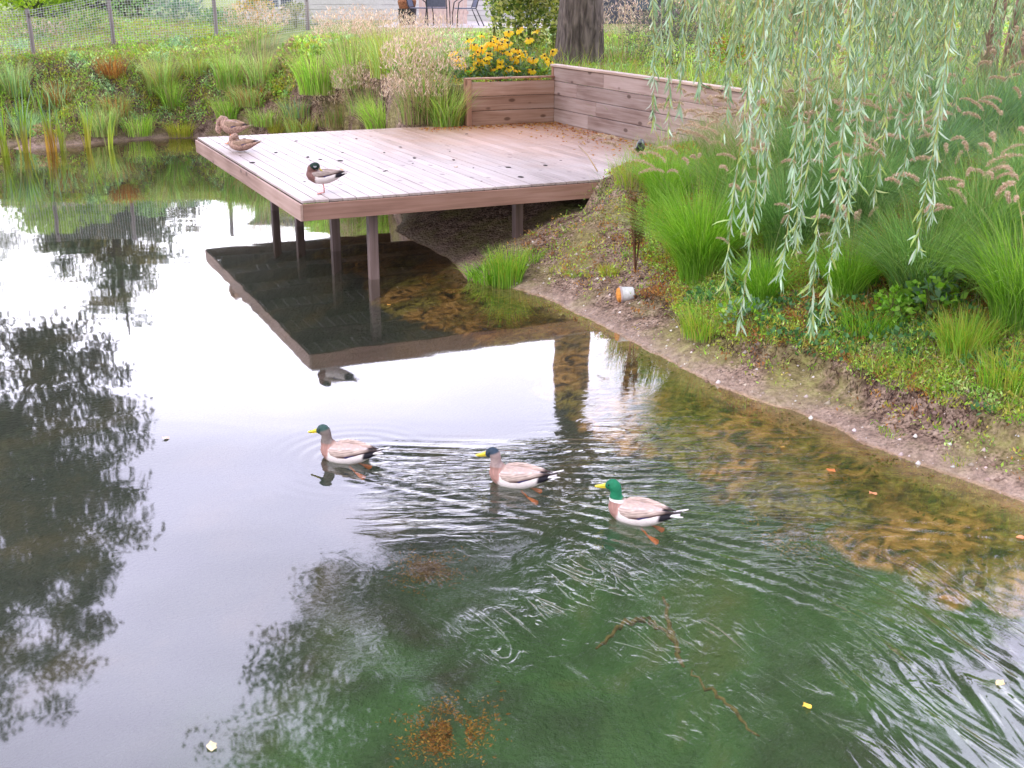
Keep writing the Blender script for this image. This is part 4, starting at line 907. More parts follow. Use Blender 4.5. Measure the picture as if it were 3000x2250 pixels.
weed(2100, 640, .4, .18, 200, [(.16, .26, .14), (.2, .3, .18)], 'pale blue green broad leaved weed right of the dark grass', .08, .06)
# dried brown dock
p = gp(1372, 590); root = empty('dried_dock', p, 'dried dark red brown dock stalks standing at the edge of the bare bank', 'dock plant')
m = MB(); tips = []
for i in range(9):
    q = rng.random()*6.28; s = .03+.12*rng.random(); h_ = .5+.35*rng.random(); pts = [(0, 0, -.03), (math.cos(q)*s*.5, math.sin(q)*s*.5, h_*.5), (math.cos(q)*s, math.sin(q)*s, h_)]; tips.append(pts); m.tube(pts, [.007, .006, .003], 5)
m.build('stalks', pmatc('dock_brown', (.14, .06, .035)), root)
P = np.concatenate([np.array(t_[1])[None]*(1-s_)+np.array(t_[2])[None]*s_+rng.normal(size=(130, 3))*.016 for t_ in tips for s_ in [rng.random((130, 1))**.8]])
v, f, c = leaves(P, rdir(len(P), .3), .02+.015*rng.random(len(P)), .012+.008*rng.random(len(P)), pickcol(len(P), [(.16, .06, .035), (.10, .04, .025), (.25, .11, .06)], .3)); npmesh('seeds', v, f, M_leaf, col=c, parent=root)

# ---------------------------------------------------------------- far bank planting
FB = 'grasses on the far bank'
def fbk(px_, py_, h, rad, n, cols, label, wid=.013, lean=.55, **k): return grass(px_, py_, h, rad, n, cols, label, wid=wid, lean=lean, group=FB, **k)
fbk(350, 200, 1.0, .30, 420, F_MID+YEL[:1], 'upright rush clump right of the second fence post')
fbk(372, 232, .75, .2, 300, F_BR, 'bright green rush clump below the second fence post')
fbk(500, 190, 1.05, .30, 420, F_BR+F_MID, 'tall green rush clump in the middle of the far bank')
fbk(565, 185, .9, .3, 350, F_MID, 'green rush clump left of the third fence post foot')
fbk(492, 262, .65, .22, 330, F_BR, 'bright green tuft low on the far bank above the sitting hen')
fbk(690, 200, 1.1, .40, 520, F_BR, 'bright leafy grass clump below the fourth fence post')
fbk(770, 185, 1.1, .45, 600, F_MID+F_BR, 'wide green grass clump right of the fourth fence post', lean=.7)
fbk(850, 165, 1.0, .4, 450, F_MID+YEL, 'green and yellow grass clump left of the yellow flowers')
fbk(830, 292, .85, .28, 700, F_BR, 'green fountain grass behind the left part of the deck', lean=.8)
fbk(960, 286, .95, .28, 800, F_MID+F_BR, 'dark green fountain grass against the end post of the timber wall', lean=.7)
fbk(250, 250, .6, .3, 260, RUST+F_MID, 'rust orange and green grass clump under the second post')
fbk(220, 290, .75, .3, 380, F_MID, 'green rushes at the waterline left of the reed')
fbk(300, 290, .55, .3, 300, F_BR, 'green tuft at the waterline right of the reed')
fbk(390, 292, .42, .25, 380, YEL, 'yellow green mound at the far waterline', wid=.01, lean=.9)
fbk(600, 284, .35, .2, 260, YEL, 'small yellow green tuft at the waterline behind the hens', wid=.01, lean=.9)
fbk(240, 165, .55, .3, 240, RUST, 'orange brown dying grass at the foot of the second post')
fbk(30, 205, .9, .3, 350, F_MID+F_DK, 'dark green rush clump at the far left by the fence')
fbk(130, 230, .7, .3, 260, F_DK+RUST, 'dark tuft with rusty blades below the first post')
fbk(60, 290, .6, .35, 340, F_DK, 'dark green clump at the far left waterline')
fbk(420, 160, .6, .3, 240, YEL+F_MID, 'yellow green tuft between the second and third posts')
fbk(640, 250, .5, .3, 260, F_MID+F_BLUE, 'soft green tuft on the slope behind the deck corner')
fbk(575, 268, .5, .35, 420, F_BR+F_MID, 'spreading green tuft on the bare slope just behind the hens', lean=.8)
fbk(655, 285, .5, .35, 420, F_MID+YEL, 'green and yellow tuft behind the far deck edge', lean=.8)
fbk(540, 225, .55, .4, 420, F_MID+RUST[:1], 'mixed green and rust tuft halfway up the far bank', lean=.7)
fbk(720, 270, .45, .3, 240, STRAW+F_MID, 'pale dry tuft just behind the deck edge')
PG = 'pinkish feathery grasses behind the deck'
def plume(px_, py_, h, rad, n, label):
    p = gp(px_, py_); root = empty('feather_grass', p, label, 'feather grass', PG)
    v, f, c = clump_geom(n, rad, h, .010, G_MID+STRAW, .6); npmesh('blades', v, f, M_leaf, col=c, parent=root)
    k = n*9; a = rng.random(k)*6.28; r = (rad+h*.35)*np.sqrt(rng.random(k)); P = np.stack([r*np.cos(a), r*np.sin(a), h*(.55+.6*rng.random(k)*(1-.4*(r/(rad+h*.35))**2))], 1)
    kk = fbm(P[:, 0]*6+40, P[:, 1]*6+P[:, 2]*7, 3) > .45; P = P[kk]
    v, f, c = leaves(P, rdir(len(P), 1.2), .05+.05*rng.random(len(P)), .010+.008*rng.random(len(P)), pickcol(len(P), PINK, .25)); npmesh('plumes', v, f, M_leaf, col=c, parent=root)
plume(765, 135, .9, .45, 240, 'tall pink plumed grass behind the green clump, leftmost of the plumed grasses')
plume(850, 140, .85, .45, 240, 'tall pink plumed grass in front of the patio chairs')
plume(920, 225, .95, .35, 220, 'pinkish feather grass left of the dark green clump by the wall')
plume(800, 245, .8, .4, 220, 'pinkish feather grass right behind the middle of the deck edge')
plume(895, 262, .7, .3, 180, 'low pinkish grass between the two green clumps behind the deck')
plume(740, 262, .6, .35, 160, 'low buff feather grass on the slope behind the deck')
plume(940, 165, .9, .35, 180, 'pinkish feather grass beside the yellow coneflowers')
plume(1350, 145, 1.1, .45, 220, 'buff feather grass right of the oak trunk')
plume(1540, 90, 1.5, .6, 300, 'tall straw coloured grass behind the heather bush')
plume(560, 110, .9, .4, 160, 'thin pinkish grass in front of the third fence post')

# reeds standing in the water
for i, (px_, py_, h, n, lab) in enumerate([(14, 336, 1.25, 14, 'yellow footed reed cut by the left edge of the view'), (55, 330, 1.35, 18, 'broad green reed with yellow foot, second from the left edge'), (112, 328, 1.25, 18, 'yellow orange reed clump with the most dying leaves'),
                                           (138, 326, 1.0, 10, 'thin green reed just right of the orange one'), (190, 318, 1.15, 13, 'green reed with a single yellow stalk foot'), (237, 322, .9, 6, 'slim solitary green reed nearest the deck'), (88, 262, 1.1, 9, 'tall grey green reed in front of the first fence post')]):
    q = at(px_, py_, 0.) if i != 6 else gp(px_, py_)
    root = empty('reed', (q[0], q[1], 0 if i != 6 else q[2]), lab, 'reed', 'reeds at the far waterline')
    base = np.stack([rng.normal(size=n)*.035, rng.normal(size=n)*.035, np.full(n, -.3)], 1); hh = (h+.3)*(.65+.35*rng.random(n)); cols = pickcol(n, G_BLUE+G_BR, .15)
    v, f, c = blades(base, hh, .02+.2*rng.random(n), .032+.016*rng.random(n), cols, seg=8)
    k = sst(.75, .15, v[:, 2])[:, None]*(.75 if i in (1, 2, 4) else .45); c = c*(1-k)+np.array([.50, .42, .08] if i != 2 else [.6, .32, .07])*k; npmesh('leaves', v, f, M_leaf, col=c, parent=root)

# ---------------------------------------------------------------- flowers
M_cone = pmat('flower_cone', (.06, .03, .015), .8)
def coneflower_geom():
    m = MB(); m.ball((0, 0, .012), .014, 1, (1, 1, 1)); return m
p = gp(1090, 175); zc = 1.56; q = at_y(1085, 170, 19.7)
root0 = np.array([q[0], q[1], hz(q[0], q[1])])
cf = empty('yellow_coneflower', root0, 'bed of yellow black eyed coneflowers behind the short timber wall', 'coneflowers')
nfl = 100; pts = []
FLW = []
for k_ in range(5):
    npet = 11+k_ % 3; ang = np.arange(npet)/npet*6.283+rng.normal(size=npet)*.08; dp = -.25-.18*k_/2; dirs = np.stack([np.cos(ang), np.sin(ang), dp+.12*rng.normal(size=npet)], 1); dirs /= np.linalg.norm(dirs, axis=1, keepdims=True); sd = np.stack([-np.sin(ang), np.cos(ang), 0*ang], 1); base = dirs*.012
    L0 = (.075+.015*rng.random(npet))[:, None]; w0 = .023; Vp = np.stack([base-sd*w0*.4, base+dirs*L0*.6-sd*w0, base+dirs*L0, base+dirs*L0*.6+sd*w0], 1).reshape(-1, 3); bq = np.arange(npet)*4; Fp = np.stack([bq, bq+1, bq+2, bq+3], 1); Cp = np.repeat(pickcol(npet, [(.98, .66, .02), (1, .74, .03), (.95, .56, .01)], .08), 4, 0)
    cc_ = []; 
    for (rr_, zz_) in ((.012, -.002), (.015, .006), (.012, .016), (.003, .021)): cc_ += [(rr_*math.cos(q_*.785), rr_*math.sin(q_*.785), zz_) for q_ in range(8)]
    Fc_ = [(j_*8+q_, j_*8+(q_+1) % 8, (j_+1)*8+(q_+1) % 8, (j_+1)*8+q_) for j_ in range(3) for q_ in range(8)]
    v, f, c = merge([(Vp, Fp, Cp), (np.array(cc_), np.array(Fc_), np.tile([[.05, .025, .012]], (32, 1)))]); o = npmesh('flower', v, f, M_petal, col=c); FLW.append(o.data); bpy.data.objects.remove(o)
fpos = [(987, 128), (1010, 85), (1040, 75), (1060, 90), (1035, 110), (1000, 150), (970, 178), (945, 172), (975, 185), (1120, 62)]
stemV = MB(); petV = []; coneMB = MB()
random.seed(4)
for i in range(nfl):
    if i < len(fpos): fx, fy = fpos[i]
    else: fx, fy = random.triangular(965, 1205, 1070), min(168, random.gauss(124, 21))
    D_ = random.uniform(18.9, 19.8)+(fx-1085)*.002; w_ = at_y(fx, fy, D_)
    if fx < 990: w_ = at_y(fx, fy, 18.6)
    l_ = w_-root0; zg = hz(w_[0], w_[1])-root0[2]; pts.append(l_)
    stemV.tube([(l_[0]*.96, l_[1]*.96, min(zg, l_[2]-.1)), (l_[0]*.985, l_[1], (zg+l_[2])/2), tuple(l_)], [.006, .005, .004], 4)
    tl = Vector((random.gauss(0, .35), random.gauss(-.45, .3), 1)).normalized()
    o = bpy.data.objects.new('flower', FLW[i % 5]); C.objects.link(o); o.parent = cf; o.location = tuple(map(float, l_)); o.rotation_mode = 'QUATERNION'; o.rotation_quaternion = tl.to_track_quat('Z', 'Y'); k_ = random.uniform(.85, 1.15); o.scale = (k_,)*3
stemV.build('stems', pmatc('stem_green', (.16, .17, .06)), cf)
P = []
for l_ in pts:
    k = 26; t = .72*rng.random(k)**.8; P.append(np.stack([l_[0]+rng.normal(size=k)*.09, l_[1]+rng.normal(size=k)*.09, l_[2]*t-.04], 1))
P = np.concatenate(P); v, f, c = leaves(P, rdir(len(P), .5), .07+.07*rng.random(len(P)), .022+.02*rng.random(len(P)), pickcol(len(P), G_BLUE+G_MID, .25)); npmesh('leaves', v, f, M_leaf, col=c, parent=cf)

# variegated shrub behind the flowers, heather bush, other shrubs
VAR = [(.55, .55, .16), (.40, .45, .10), (.62, .62, .30), (.14, .22, .05), (.2, .26, .06), (.1, .15, .04)]
def shrub(px_, D_, ybase, h, r, n, cols, label, ln=.07, wd=.035, name='shrub', zb=None, **k):
    q = at_y(px_, ybase, D_); z = hz(q[0], q[1]) if zb is None else zb
    return weed(0, 0, h, r, n, cols, label, ln, wd, group='shrubs in the garden behind', name=name, cat='shrub', pos=(q[0], q[1], z), **k)
shrub(1145, 21.8, 120, 2.1, .72, 9000, VAR, 'cream and green variegated shrub behind the coneflowers', .10, .055, stems=16)
shrub(1068, 22.6, 120, 1.7, .2, 900, VAR, 'slim yellow green upright shoot left of the variegated shrub', .08, .04)
shrub(1195, 21.6, 130, 1.0, .22, 500, VAR, 'yellow green twigs of a shrub touching the oak trunk', .07, .03)
shrub(1455, 19.6, 140, 1.25, .9, 6500, [(.13, .15, .10), (.09, .11, .08), (.24, .16, .17), (.17, .19, .12)], 'grey purple heather like bush behind the long wall', .06, .014)
shrub(1590, 19.2, 150, .75, .6, 1700, G_BR+YEL+RUST, 'yellow and orange tinted low bush behind the wall end', .06, .03)
shrub(60, 29, 80, 1.35, 1.2, 2600, [(.28, .42, .04), (.22, .36, .04), (.34, .46, .08)], 'bright lime yellow bush behind the fence at the far left', .10, .06)
shrub(165, 29.5, 80, 1.1, .7, 1300, [(.25, .38, .05), (.16, .28, .05)], 'lime green bush behind the second fence post', .10, .06)
shrub(285, 31, 60, 1.15, .8, 1400, G_DK, 'dark green rounded bush behind the fence between second and third posts', .09, .05)
shrub(390, 30, 90, .75, .8, 1300, G_BLUE+[(.3, .34, .28)], 'greyish green low bush with pale leaves behind the fence', .09, .05)
shrub(555, 30.5, 80, .85, .6, 1000, [(.5, .28, .04), (.55, .42, .08), (.4, .42, .1), (.16, .24, .06)], 'orange and yellow leaved bush behind the third fence post', .10, .05)
shrub(640, 31, 80, .7, .5, 700, [(.4, .42, .18), (.45, .4, .3), (.2, .25, .1)], 'pale yellow flowering bush behind the fourth fence post', .08, .05)
shrub(210, 28, 110, .6, .8, 900, G_MID+[(.45, .42, .2)], 'green herbs with cream flowers behind the mesh', .09, .05)
shrub(480, 29.5, 100, .55, .7, 900, G_BLUE+G_MID, 'soft green herbs behind the third post', .09, .04)
shrub(100, 27, 130, .5, .7, 800, G_MID+PINK, 'low green and pink herbs directly behind the first fence post', .08, .04)

# ---------------------------------------------------------------- houses and patio at the back
M_siding = pmat('pale_siding', (.62, .60, .62), .7, noise=.93, nscale=4); M_dark = pmat('slate_blue_cladding', (.085, .09, .125), .6, noise=.8, nscale=6)
M_pink = pmat('pink_boards', (.62, .47, .43), .7, noise=.88, nscale=12); M_white = pmat('white_frame', (.75, .75, .76), .5, noise=.95); M_glass = pmat('window_glass', (.10, .13, .18), .08, .6, noise=.8, nscale=2)
M_pave = pmat('patio_paving', (.42, .38, .37), .8, noise=.8, nscale=7); M_roof = pmat('roof_sheet', (.14, .13, .14), .7)
def X_at(px_, D_): return float(at_y(px_, 40, D_)[0])
GZ_ = 2.06
D_ = 33.5; x0, x1 = X_at(520, D_), X_at(1236, D_)
hs = empty('house', (x0, D_, GZ_), 'pale sided house at the back of the garden with window and grey door', 'house'); HL = 1.75
segs = [(0, X_at(572, D_)-x0), (X_at(640, D_)-x0, X_at(1120, D_)-x0), (X_at(1195, D_)-x0, x1-x0)]
m = MB()
for (a_, b_) in segs:
    k = 0
    while k*.14 < HL-.001: m.box((a_, 0, k*.14), (b_, .2, min(HL, (k+1)*.14)-.012), .004); k += 1
    m.box((a_+.001, .02, 0), (b_-.001, .25, HL-.02))
m.build('wall', M_siding, hs)
def framed(a_, b_, z0, z1, nm, mat_):
    m = MB(); m.box((a_+.06, .06, z0+.05), (b_-.06, .09, z1-.05)); w_ = m.build(nm, mat_, hs); m = MB(); m.box((a_, -.02, z0), (a_+.06, .12, z1), .004); m.box((b_-.06, -.02, z0), (b_, .12, z1), .004); m.box((a_+.061, -.02, z1-.06), (b_-.061, .12, z1), .004); m.box((a_+.061, -.02, z0), (b_-.061, .12, z0+.06), .004); m.box(((a_+b_)/2-.03, -.01, z0+.061), ((a_+b_)/2+.03, .1, z1-.061), .004); m.build('frame', M_white, w_)
framed(segs[0][1], segs[1][0], .28, HL-.02, 'window', M_glass)
m = MB(); m.box((segs[0][1], .0, 0), (segs[1][0], .2, .278)); m.build('wall', M_siding, hs)
framed(segs[1][1], segs[2][0], .0, HL-.02, 'door', pmat('grey_door', (.30, .32, .38), .5))
m = MB(); m.box((-.2, -.35, HL), (x1-x0+.2, 2.5, HL+.12), .01); m.build('roof', M_roof, hs)
D_ = 31.5; x0 = X_at(1296, D_); x1 = X_at(1475, D_); sh_ = empty('garden_shed', (x0, D_, GZ_), 'dark slate blue clad shed right of the oak trunk', 'shed'); m = MB()
for k in range(12): m.box((0, 0, k*.13), (x1-x0, .15, (k+1)*.13-.012), .004)
m.box((.001, .02, 0), (x1-x0-.001, 1.6, 1.55)); m.build('wall', M_dark, sh_); m = MB(); a_ = (x1-x0)*.42; m.box((a_, -.03, .35), (a_+.6, -.004, 1.2), .004); m.build('window', M_glass, sh_)
m = MB(); m.box((-.15, -.2, 1.562), (x1-x0+.15, 1.8, 1.66), .01); m.build('roof', M_roof, sh_)
D_ = 30.2; x0 = X_at(905, D_); x1 = X_at(1012, D_); sc_ = empty('slat_screen', (x0, D_, GZ_), 'pinkish vertical board screen behind the patio chairs', 'screen')
m = MB(); n_ = int((x1-x0)/.105)
for k in range(n_): m.box((k*.105+.005, 0, .02), ((k+1)*.105-.005, .022, 1.35+.0), .003)
m.build('boards', M_pink, sc_); m = MB(); m.box((0, .024, .25), (x1-x0, .06, .33)); m.build('rail', M_pink, sc_); m = MB(); m.box((0, .024, 1.05), (x1-x0, .06, 1.13)); m.build('rail', M_pink, sc_)
m = MB(); m.box((X_at(820, 28.3), 27.6, GZ_-.6), (X_at(1240, 28.3), 33.4, GZ_+.012), .01); tag(m.build('patio', M_pave), kind='structure')
# low edging wall below the patio lawn
q0 = at_y(930, 95, 25.6); q1 = at_y(1205, 95, 25.6); ew = empty('edging_wall', (q0[0], q0[1], 1.3), 'low pinkish edging wall with a rusty top board below the patio', 'edging wall'); m = MB(); m.box((0, 0, 0), (q1[0]-q0[0], .12, .60), .01); m.build('wall', M_pink, ew)
m = MB(); m.box((-.02, -.03, .602), (q1[0]-q0[0]+.02, .15, .65), .006); m.build('top_board', pmat('rusty_board', (.36, .16, .12), .7), ew)
# patio chairs: black tube frames with curved arms
M_tube = pmat('black_tube', (.02, .02, .024), .35, .5); M_sling = pmat('grey_sling', (.11, .12, .17), .7)
def chair(px_, D_, rz, lab, first=None):
    x = X_at(px_, D_); 
    if first is None:
        r = empty('patio_chair', (x, D_, GZ_+.012), lab, 'patio chair', 'patio chairs', rz)
        for s in (-1, 1):
            m = MB(); m.tube([(s*.29, -.30, 0), (s*.285, -.29, .30), (s*.28, -.25, .55), (s*.275, -.12, .645), (s*.27, .12, .66), (s*.26, .26, .62)], .014, 8); m.build('front_leg', M_tube, r)
            m = MB(); m.tube([(s*.27, .38, 0), (s*.26, .26, .25), (s*.25, .18, .42), (s*.25, .27, .7), (s*.24, .36, 1.0)], .014, 8); m.build('rear_leg', M_tube, r)
        m = MB(); m.box((-.24, -.26, .40), (.24, .2, .425), .01); m.build('seat', M_sling, r)
        m = MB(); m.box((-.235, -.012, 0), (.235, .012, .58), .006, Matrix.Translation((0, .20, .44)) @ Matrix.Rotation(-.26, 4, 'X')); m.build('backrest', M_sling, r)
        m = MB(); m.tube([(-.24, .36, 1.0), (-.1, .375, 1.03), (.1, .375, 1.03), (.24, .36, 1.0)], .014, 8); m.build('top_rail', M_tube, r); return r
    r = first.copy(); C.objects.link(r); r.location = (x, D_, GZ_+.012); r.rotation_euler = (0, 0, rz); r['label'] = lab
    for ch in list(first.children): c_ = ch.copy(); C.objects.link(c_); c_.parent = r
    return r
c0 = chair(905, 28.7, R(80), 'black tube patio chair at the left in front of a brown pot')
chair(945, 28.9, R(178), 'black tube patio chair in the middle, seen from behind', c0)
chair(1008, 28.6, R(-75), 'black tube patio chair at the right, turned side on', c0)
def table():
    x = X_at(972, 29.5); r = empty('patio_table', (x, 29.5, GZ_+.012), 'low dark patio table behind the chairs', 'table'); m = MB(); m.box((-.5, -.3, .62), (.5, .3, .65), .008); m.build('tabletop', M_tube, r)
    for sx in (-1, 1):
        for sy in (-1, 1): m = MB(); m.tube([(sx*.45, sy*.25, 0), (sx*.45, sy*.25, .62)], .016, 8); m.build('leg', M_tube, r)
x = X_at(880, 29.4); r = empty('plant_pot', (x, 29.4, GZ_+.012), 'dark pot with a reddish brown top beside the left chair', 'pot'); m = MB(); m.loft([(0, 0, 0, 0, 0)], 3) if False else None
m = MB(); m.tube([(0, 0, 0), (0, 0, .02), (0, 0, .38)], [.17, .2, .24], 20); m.build('pot', M_tube, r); m = MB(); m.tube([(0, 0, .382), (0, 0, .55), (0, 0, .75)], [.2, .24, .16], 14); m.build('foliage', pmat('rust_heather', (.24, .10, .05), .9, noise=.5), r)

# ---------------------------------------------------------------- trees
M_bark = pmat('bark', (.19, .15, .145), .9, .1, noise=.55, bump=.9, nscale=9); M_bark2 = pmat('bark_dark', (.10, .08, .07), .9, .1, noise=.6, bump=.6, nscale=9)
M_bark3 = pmat('willow_bark', (.30, .20, .15), .85, .1, noise=.6, bump=.7, nscale=12)
def crown(root, base, cen, rad, ncl, nlf, cols, ln, wd, clr=.55, trunk_top=None, bark=M_bark2, shape=None, gap=.42, droop=0., seed=1, r0=.05, limbs=9):
    """limbs and leaf clusters spread through an uneven crown; all in the root's own axes"""
    g = np.random.default_rng(seed); cen = np.array(cen, float); rad = np.array(rad, float); P = []
    while len(P) < ncl:
        p = g.normal(size=3); p = p/np.linalg.norm(p)*(g.random()**.36); q = cen+p*rad
        if shape is not None and not shape(p): continue
        if fbm(np.array([q[0]*.55+seed]), np.array([q[2]*.55+q[1]*.4]), 3)[0] < gap: continue
        P.append(q)
    P = np.array(P); m = MB(); tt = np.array(trunk_top, float)
    lim = []
    for i in range(limbs):
        a = P[g.integers(0, ncl)]; s = tt*(.55+.45*g.random()); s[:2] = tt[:2]*(s[2]/max(tt[2], .1)); mid = s*.45+a*.55; mid[2] += .35; pts = [s, mid*.5+s*.5+g.normal(size=3)*.15, mid, a]
        lim += [pts[1], pts[2], pts[3]]; m.tube(pts, [r0*1.9, r0*1.4, r0, r0*.35], 6)
    lim = np.array(lim)
    for q in P:
        j = np.argmin(np.linalg.norm(lim-q, axis=1)); s = lim[j]; md = (s+q)/2+g.normal(size=3)*.12; m.tube([s, md, q], [r0*.45, r0*.28, r0*.12], 4, cap=False)
        lim = np.vstack([lim, md]) if g.random() < .5 else lim
    m.build('branches', bark, root)
    K_ = np.repeat(P, nlf, 0); n = len(K_); off = rdir(n, 0, g)*(g.random((n, 1))**.40)*1.75*clr*np.array([1, 1, .6])*np.repeat(.6+.7*g.random(len(P)), nlf)[:, None]; off[:, 2] -= droop*np.abs(off[:, 2])
    cl = np.repeat(pickcol(len(P), cols, .3, g), nlf, 0)*(1+.3*(g.random((n, 1))*2-1)); D = rdir(n, -.25-droop, g)
    v, f, c = leaves(K_+off, D, ln*(.6+.8*g.random(n)), wd*(.6+.8*g.random(n)), cl, g); npmesh('crown', v, f, M_crown, col=c, parent=root)
# oak behind the wall
q = at_y(1250, 138, 20.7); oz = hz(q[0], q[1]); ok = empty('oak_tree', (q[0], q[1], oz), 'large tree with a thick grey brown trunk behind the timber wall', 'tree')
m = MB(); prof = [(-.3, .62), (0, .52), (.25, .46), (.7, .425), (1.2, .40), (2.0, .37), (3.5, .34), (5, .30), (7, .22), (9, .12)]
m.tube([(.02*math.sin(z*1.3), 0, z) for z, r_ in prof], [r_*.94 for z, r_ in prof], 40)
bmesh.ops.subdivide_edges(m.bm, edges=m.bm.edges[:], cuts=4, use_grid_fill=True)
for v_ in m.bm.verts:
    a_ = math.atan2(v_.co.y, v_.co.x); k = 1+.05*math.sin(a_*5+v_.co.z*.4)*max(0, 1-v_.co.z*.25)+.035*(float(vnoise(a_*7+20, v_.co.z*1.2))-.5)+.05*(abs(math.sin(a_*17+3*float(vnoise(a_*3+9, v_.co.z*1.5))))-.5); v_.co.x *= k; v_.co.y *= k
def bark_mat():
    m, t, o = newmat('oak_bark'); n = t.nodes.new; l = t.links.new; tc_ = n('ShaderNodeTexCoord'); mp = n('ShaderNodeMapping'); mp.inputs['Scale'].default_value = (14, 14, 3.2); l(tc_.outputs['Object'], mp.inputs[0])
    x = n('ShaderNodeTexNoise'); x.inputs['Scale'].default_value = 1; x.inputs['Detail'].default_value = 8; x.inputs['Distortion'].default_value = .8; l(mp.outputs[0], x.inputs[0]); r = n('ShaderNodeValToRGB'); l(x.outputs[0], r.inputs[0])
    r.color_ramp.elements[0].position = .34; r.color_ramp.elements[0].color = (.09, .07, .062, 1); r.color_ramp.elements[1].position = .66; r.color_ramp.elements[1].color = (.32, .26, .23, 1)
    p = n('ShaderNodeBsdfPrincipled'); p.inputs['Roughness'].default_value = .9; l(r.outputs[0], p.inputs['Base Color']); b = n('ShaderNodeBump'); b.inputs['Strength'].default_value = 1; b.inputs['Distance'].default_value = .04; l(x.outputs[0], b.inputs['Height']); l(b.outputs[0], p.inputs['Normal']); l(p.outputs[0], o.inputs[0]); return m
m.build('trunk', bark_mat(), ok, True)
OAK = [(.07, .10, .03), (.09, .13, .035), (.05, .075, .025), (.14, .11, .035), (.11, .14, .05)]
def rel(x, y, z): return (x-q[0], y-q[1], z-oz)
crown(ok, None, rel(1.3, 15.2, 9.4), (6.0, 5.0, 5.4), 1300, 130, OAK, .10, .062, .40, trunk_top=(0, 0, 8.5), seed=5, gap=.36, limbs=20, r0=.07)
# tree on the left bank, seen only mirrored in the pond
tl = empty('birch_tree', (-12.6, 21, 1.1), 'tall feathery tree on the left bank, mirrored in the calm water', 'tree')
m = MB(); m.tube([(0, 0, -.3), (.05, 0, 3), (-.05, 0, 7), (.1, 0, 11)], [.26, .21, .13, .04], 14); m.build('trunk', M_bark, tl, True)
crown(tl, None, (.4, -.3, 6.6), (5.6, 4, 5.2), 560, 150, [(.09, .09, .05), (.065, .075, .04), (.15, .11, .06), (.10, .11, .05)], .12, .075, .33, trunk_top=(0, 0, 9), shape=lambda p: math.hypot(p[0], p[1]) < 1.0-.62*max(0, (p[2]+.35)/1.35), seed=11, gap=.455, limbs=14, r0=.055)
tf = empty('conifer_tree', (-13.2, 36, 2.0), 'drooping dark tree far behind the fence, mirrored upside down in the pond', 'tree')
m = MB(); m.tube([(0, 0, -.3), (0, 0, 2), (.1, 0, 6.3)], [.22, .16, .03], 12); m.build('trunk', M_bark2, tf, True)
crown(tf, None, (0, 0, 2.6), (2.7, 2.4, 3.6), 260, 120, [(.10, .14, .05), (.07, .11, .04), (.18, .16, .05)], .13, .07, .32, trunk_top=(0, 0, 5), shape=lambda p: math.hypot(p[0], p[1]) < 1.0-.8*max(0, p[2]), droop=.5, seed=21, gap=.38, r0=.04)
tg = empty('birch_tree', (-20.0, 37, 2.0), 'thin leaved tree beyond the left end of the fence, mirrored pale in the pond', 'tree')
m = MB(); m.tube([(0, 0, -.3), (0, 0, 2), (.1, 0, 5.4)], [.16, .12, .03], 12); m.build('trunk', M_bark, tg, True)
crown(tg, None, (0, 0, 3.4), (3.4, 2.4, 2.5), 110, 110, [(.14, .18, .09), (.20, .22, .13)], .08, .04, .4, trunk_top=(0, 0, 5), droop=.4, seed=23, gap=.42, r0=.03)

# weeping willow: trunk at the back right, shoots hanging over the near bank
q = gp(2150, 128); q = at_y(2150, 150, 16.5); wzb = hz(q[0], q[1]); wt = empty('weeping_willow', (q[0], q[1], wzb), 'weeping willow with twin brown trunks and pale shoots hanging over the bank', 'willow tree')
Wo = np.array([q[0], q[1], wzb])
m = MB(); m.tube([(-.1, 0, -.3), (-.12, 0, .8), (-.05, -.1, 2.2), (-.6, -1.0, 4.2), (-1.6, -3, 5.6)], [.17, .13, .12, .10, .06], 14); m.build('trunk', M_bark3, wt, True)
m = MB(); m.tube([(.28, .1, -.3), (.30, .1, .9), (.42, 0, 2.4), (.2, -1.5, 4.4), (-.4, -4, 6.0)], [.19, .15, .14, .11, .07], 14); m.build('trunk', M_bark3, wt, True)
WL = [(.24, .36, .20), (.34, .46, .30), (.18, .29, .14), (.44, .55, .40), (.32, .41, .12)]
WLF = [(.28, .38, .20), (.36, .46, .28), (.20, .30, .14), (.38, .46, .18), (.14, .22, .10)]
M_shoot = pmat('willow_shoot', (.42, .34, .10), .6)
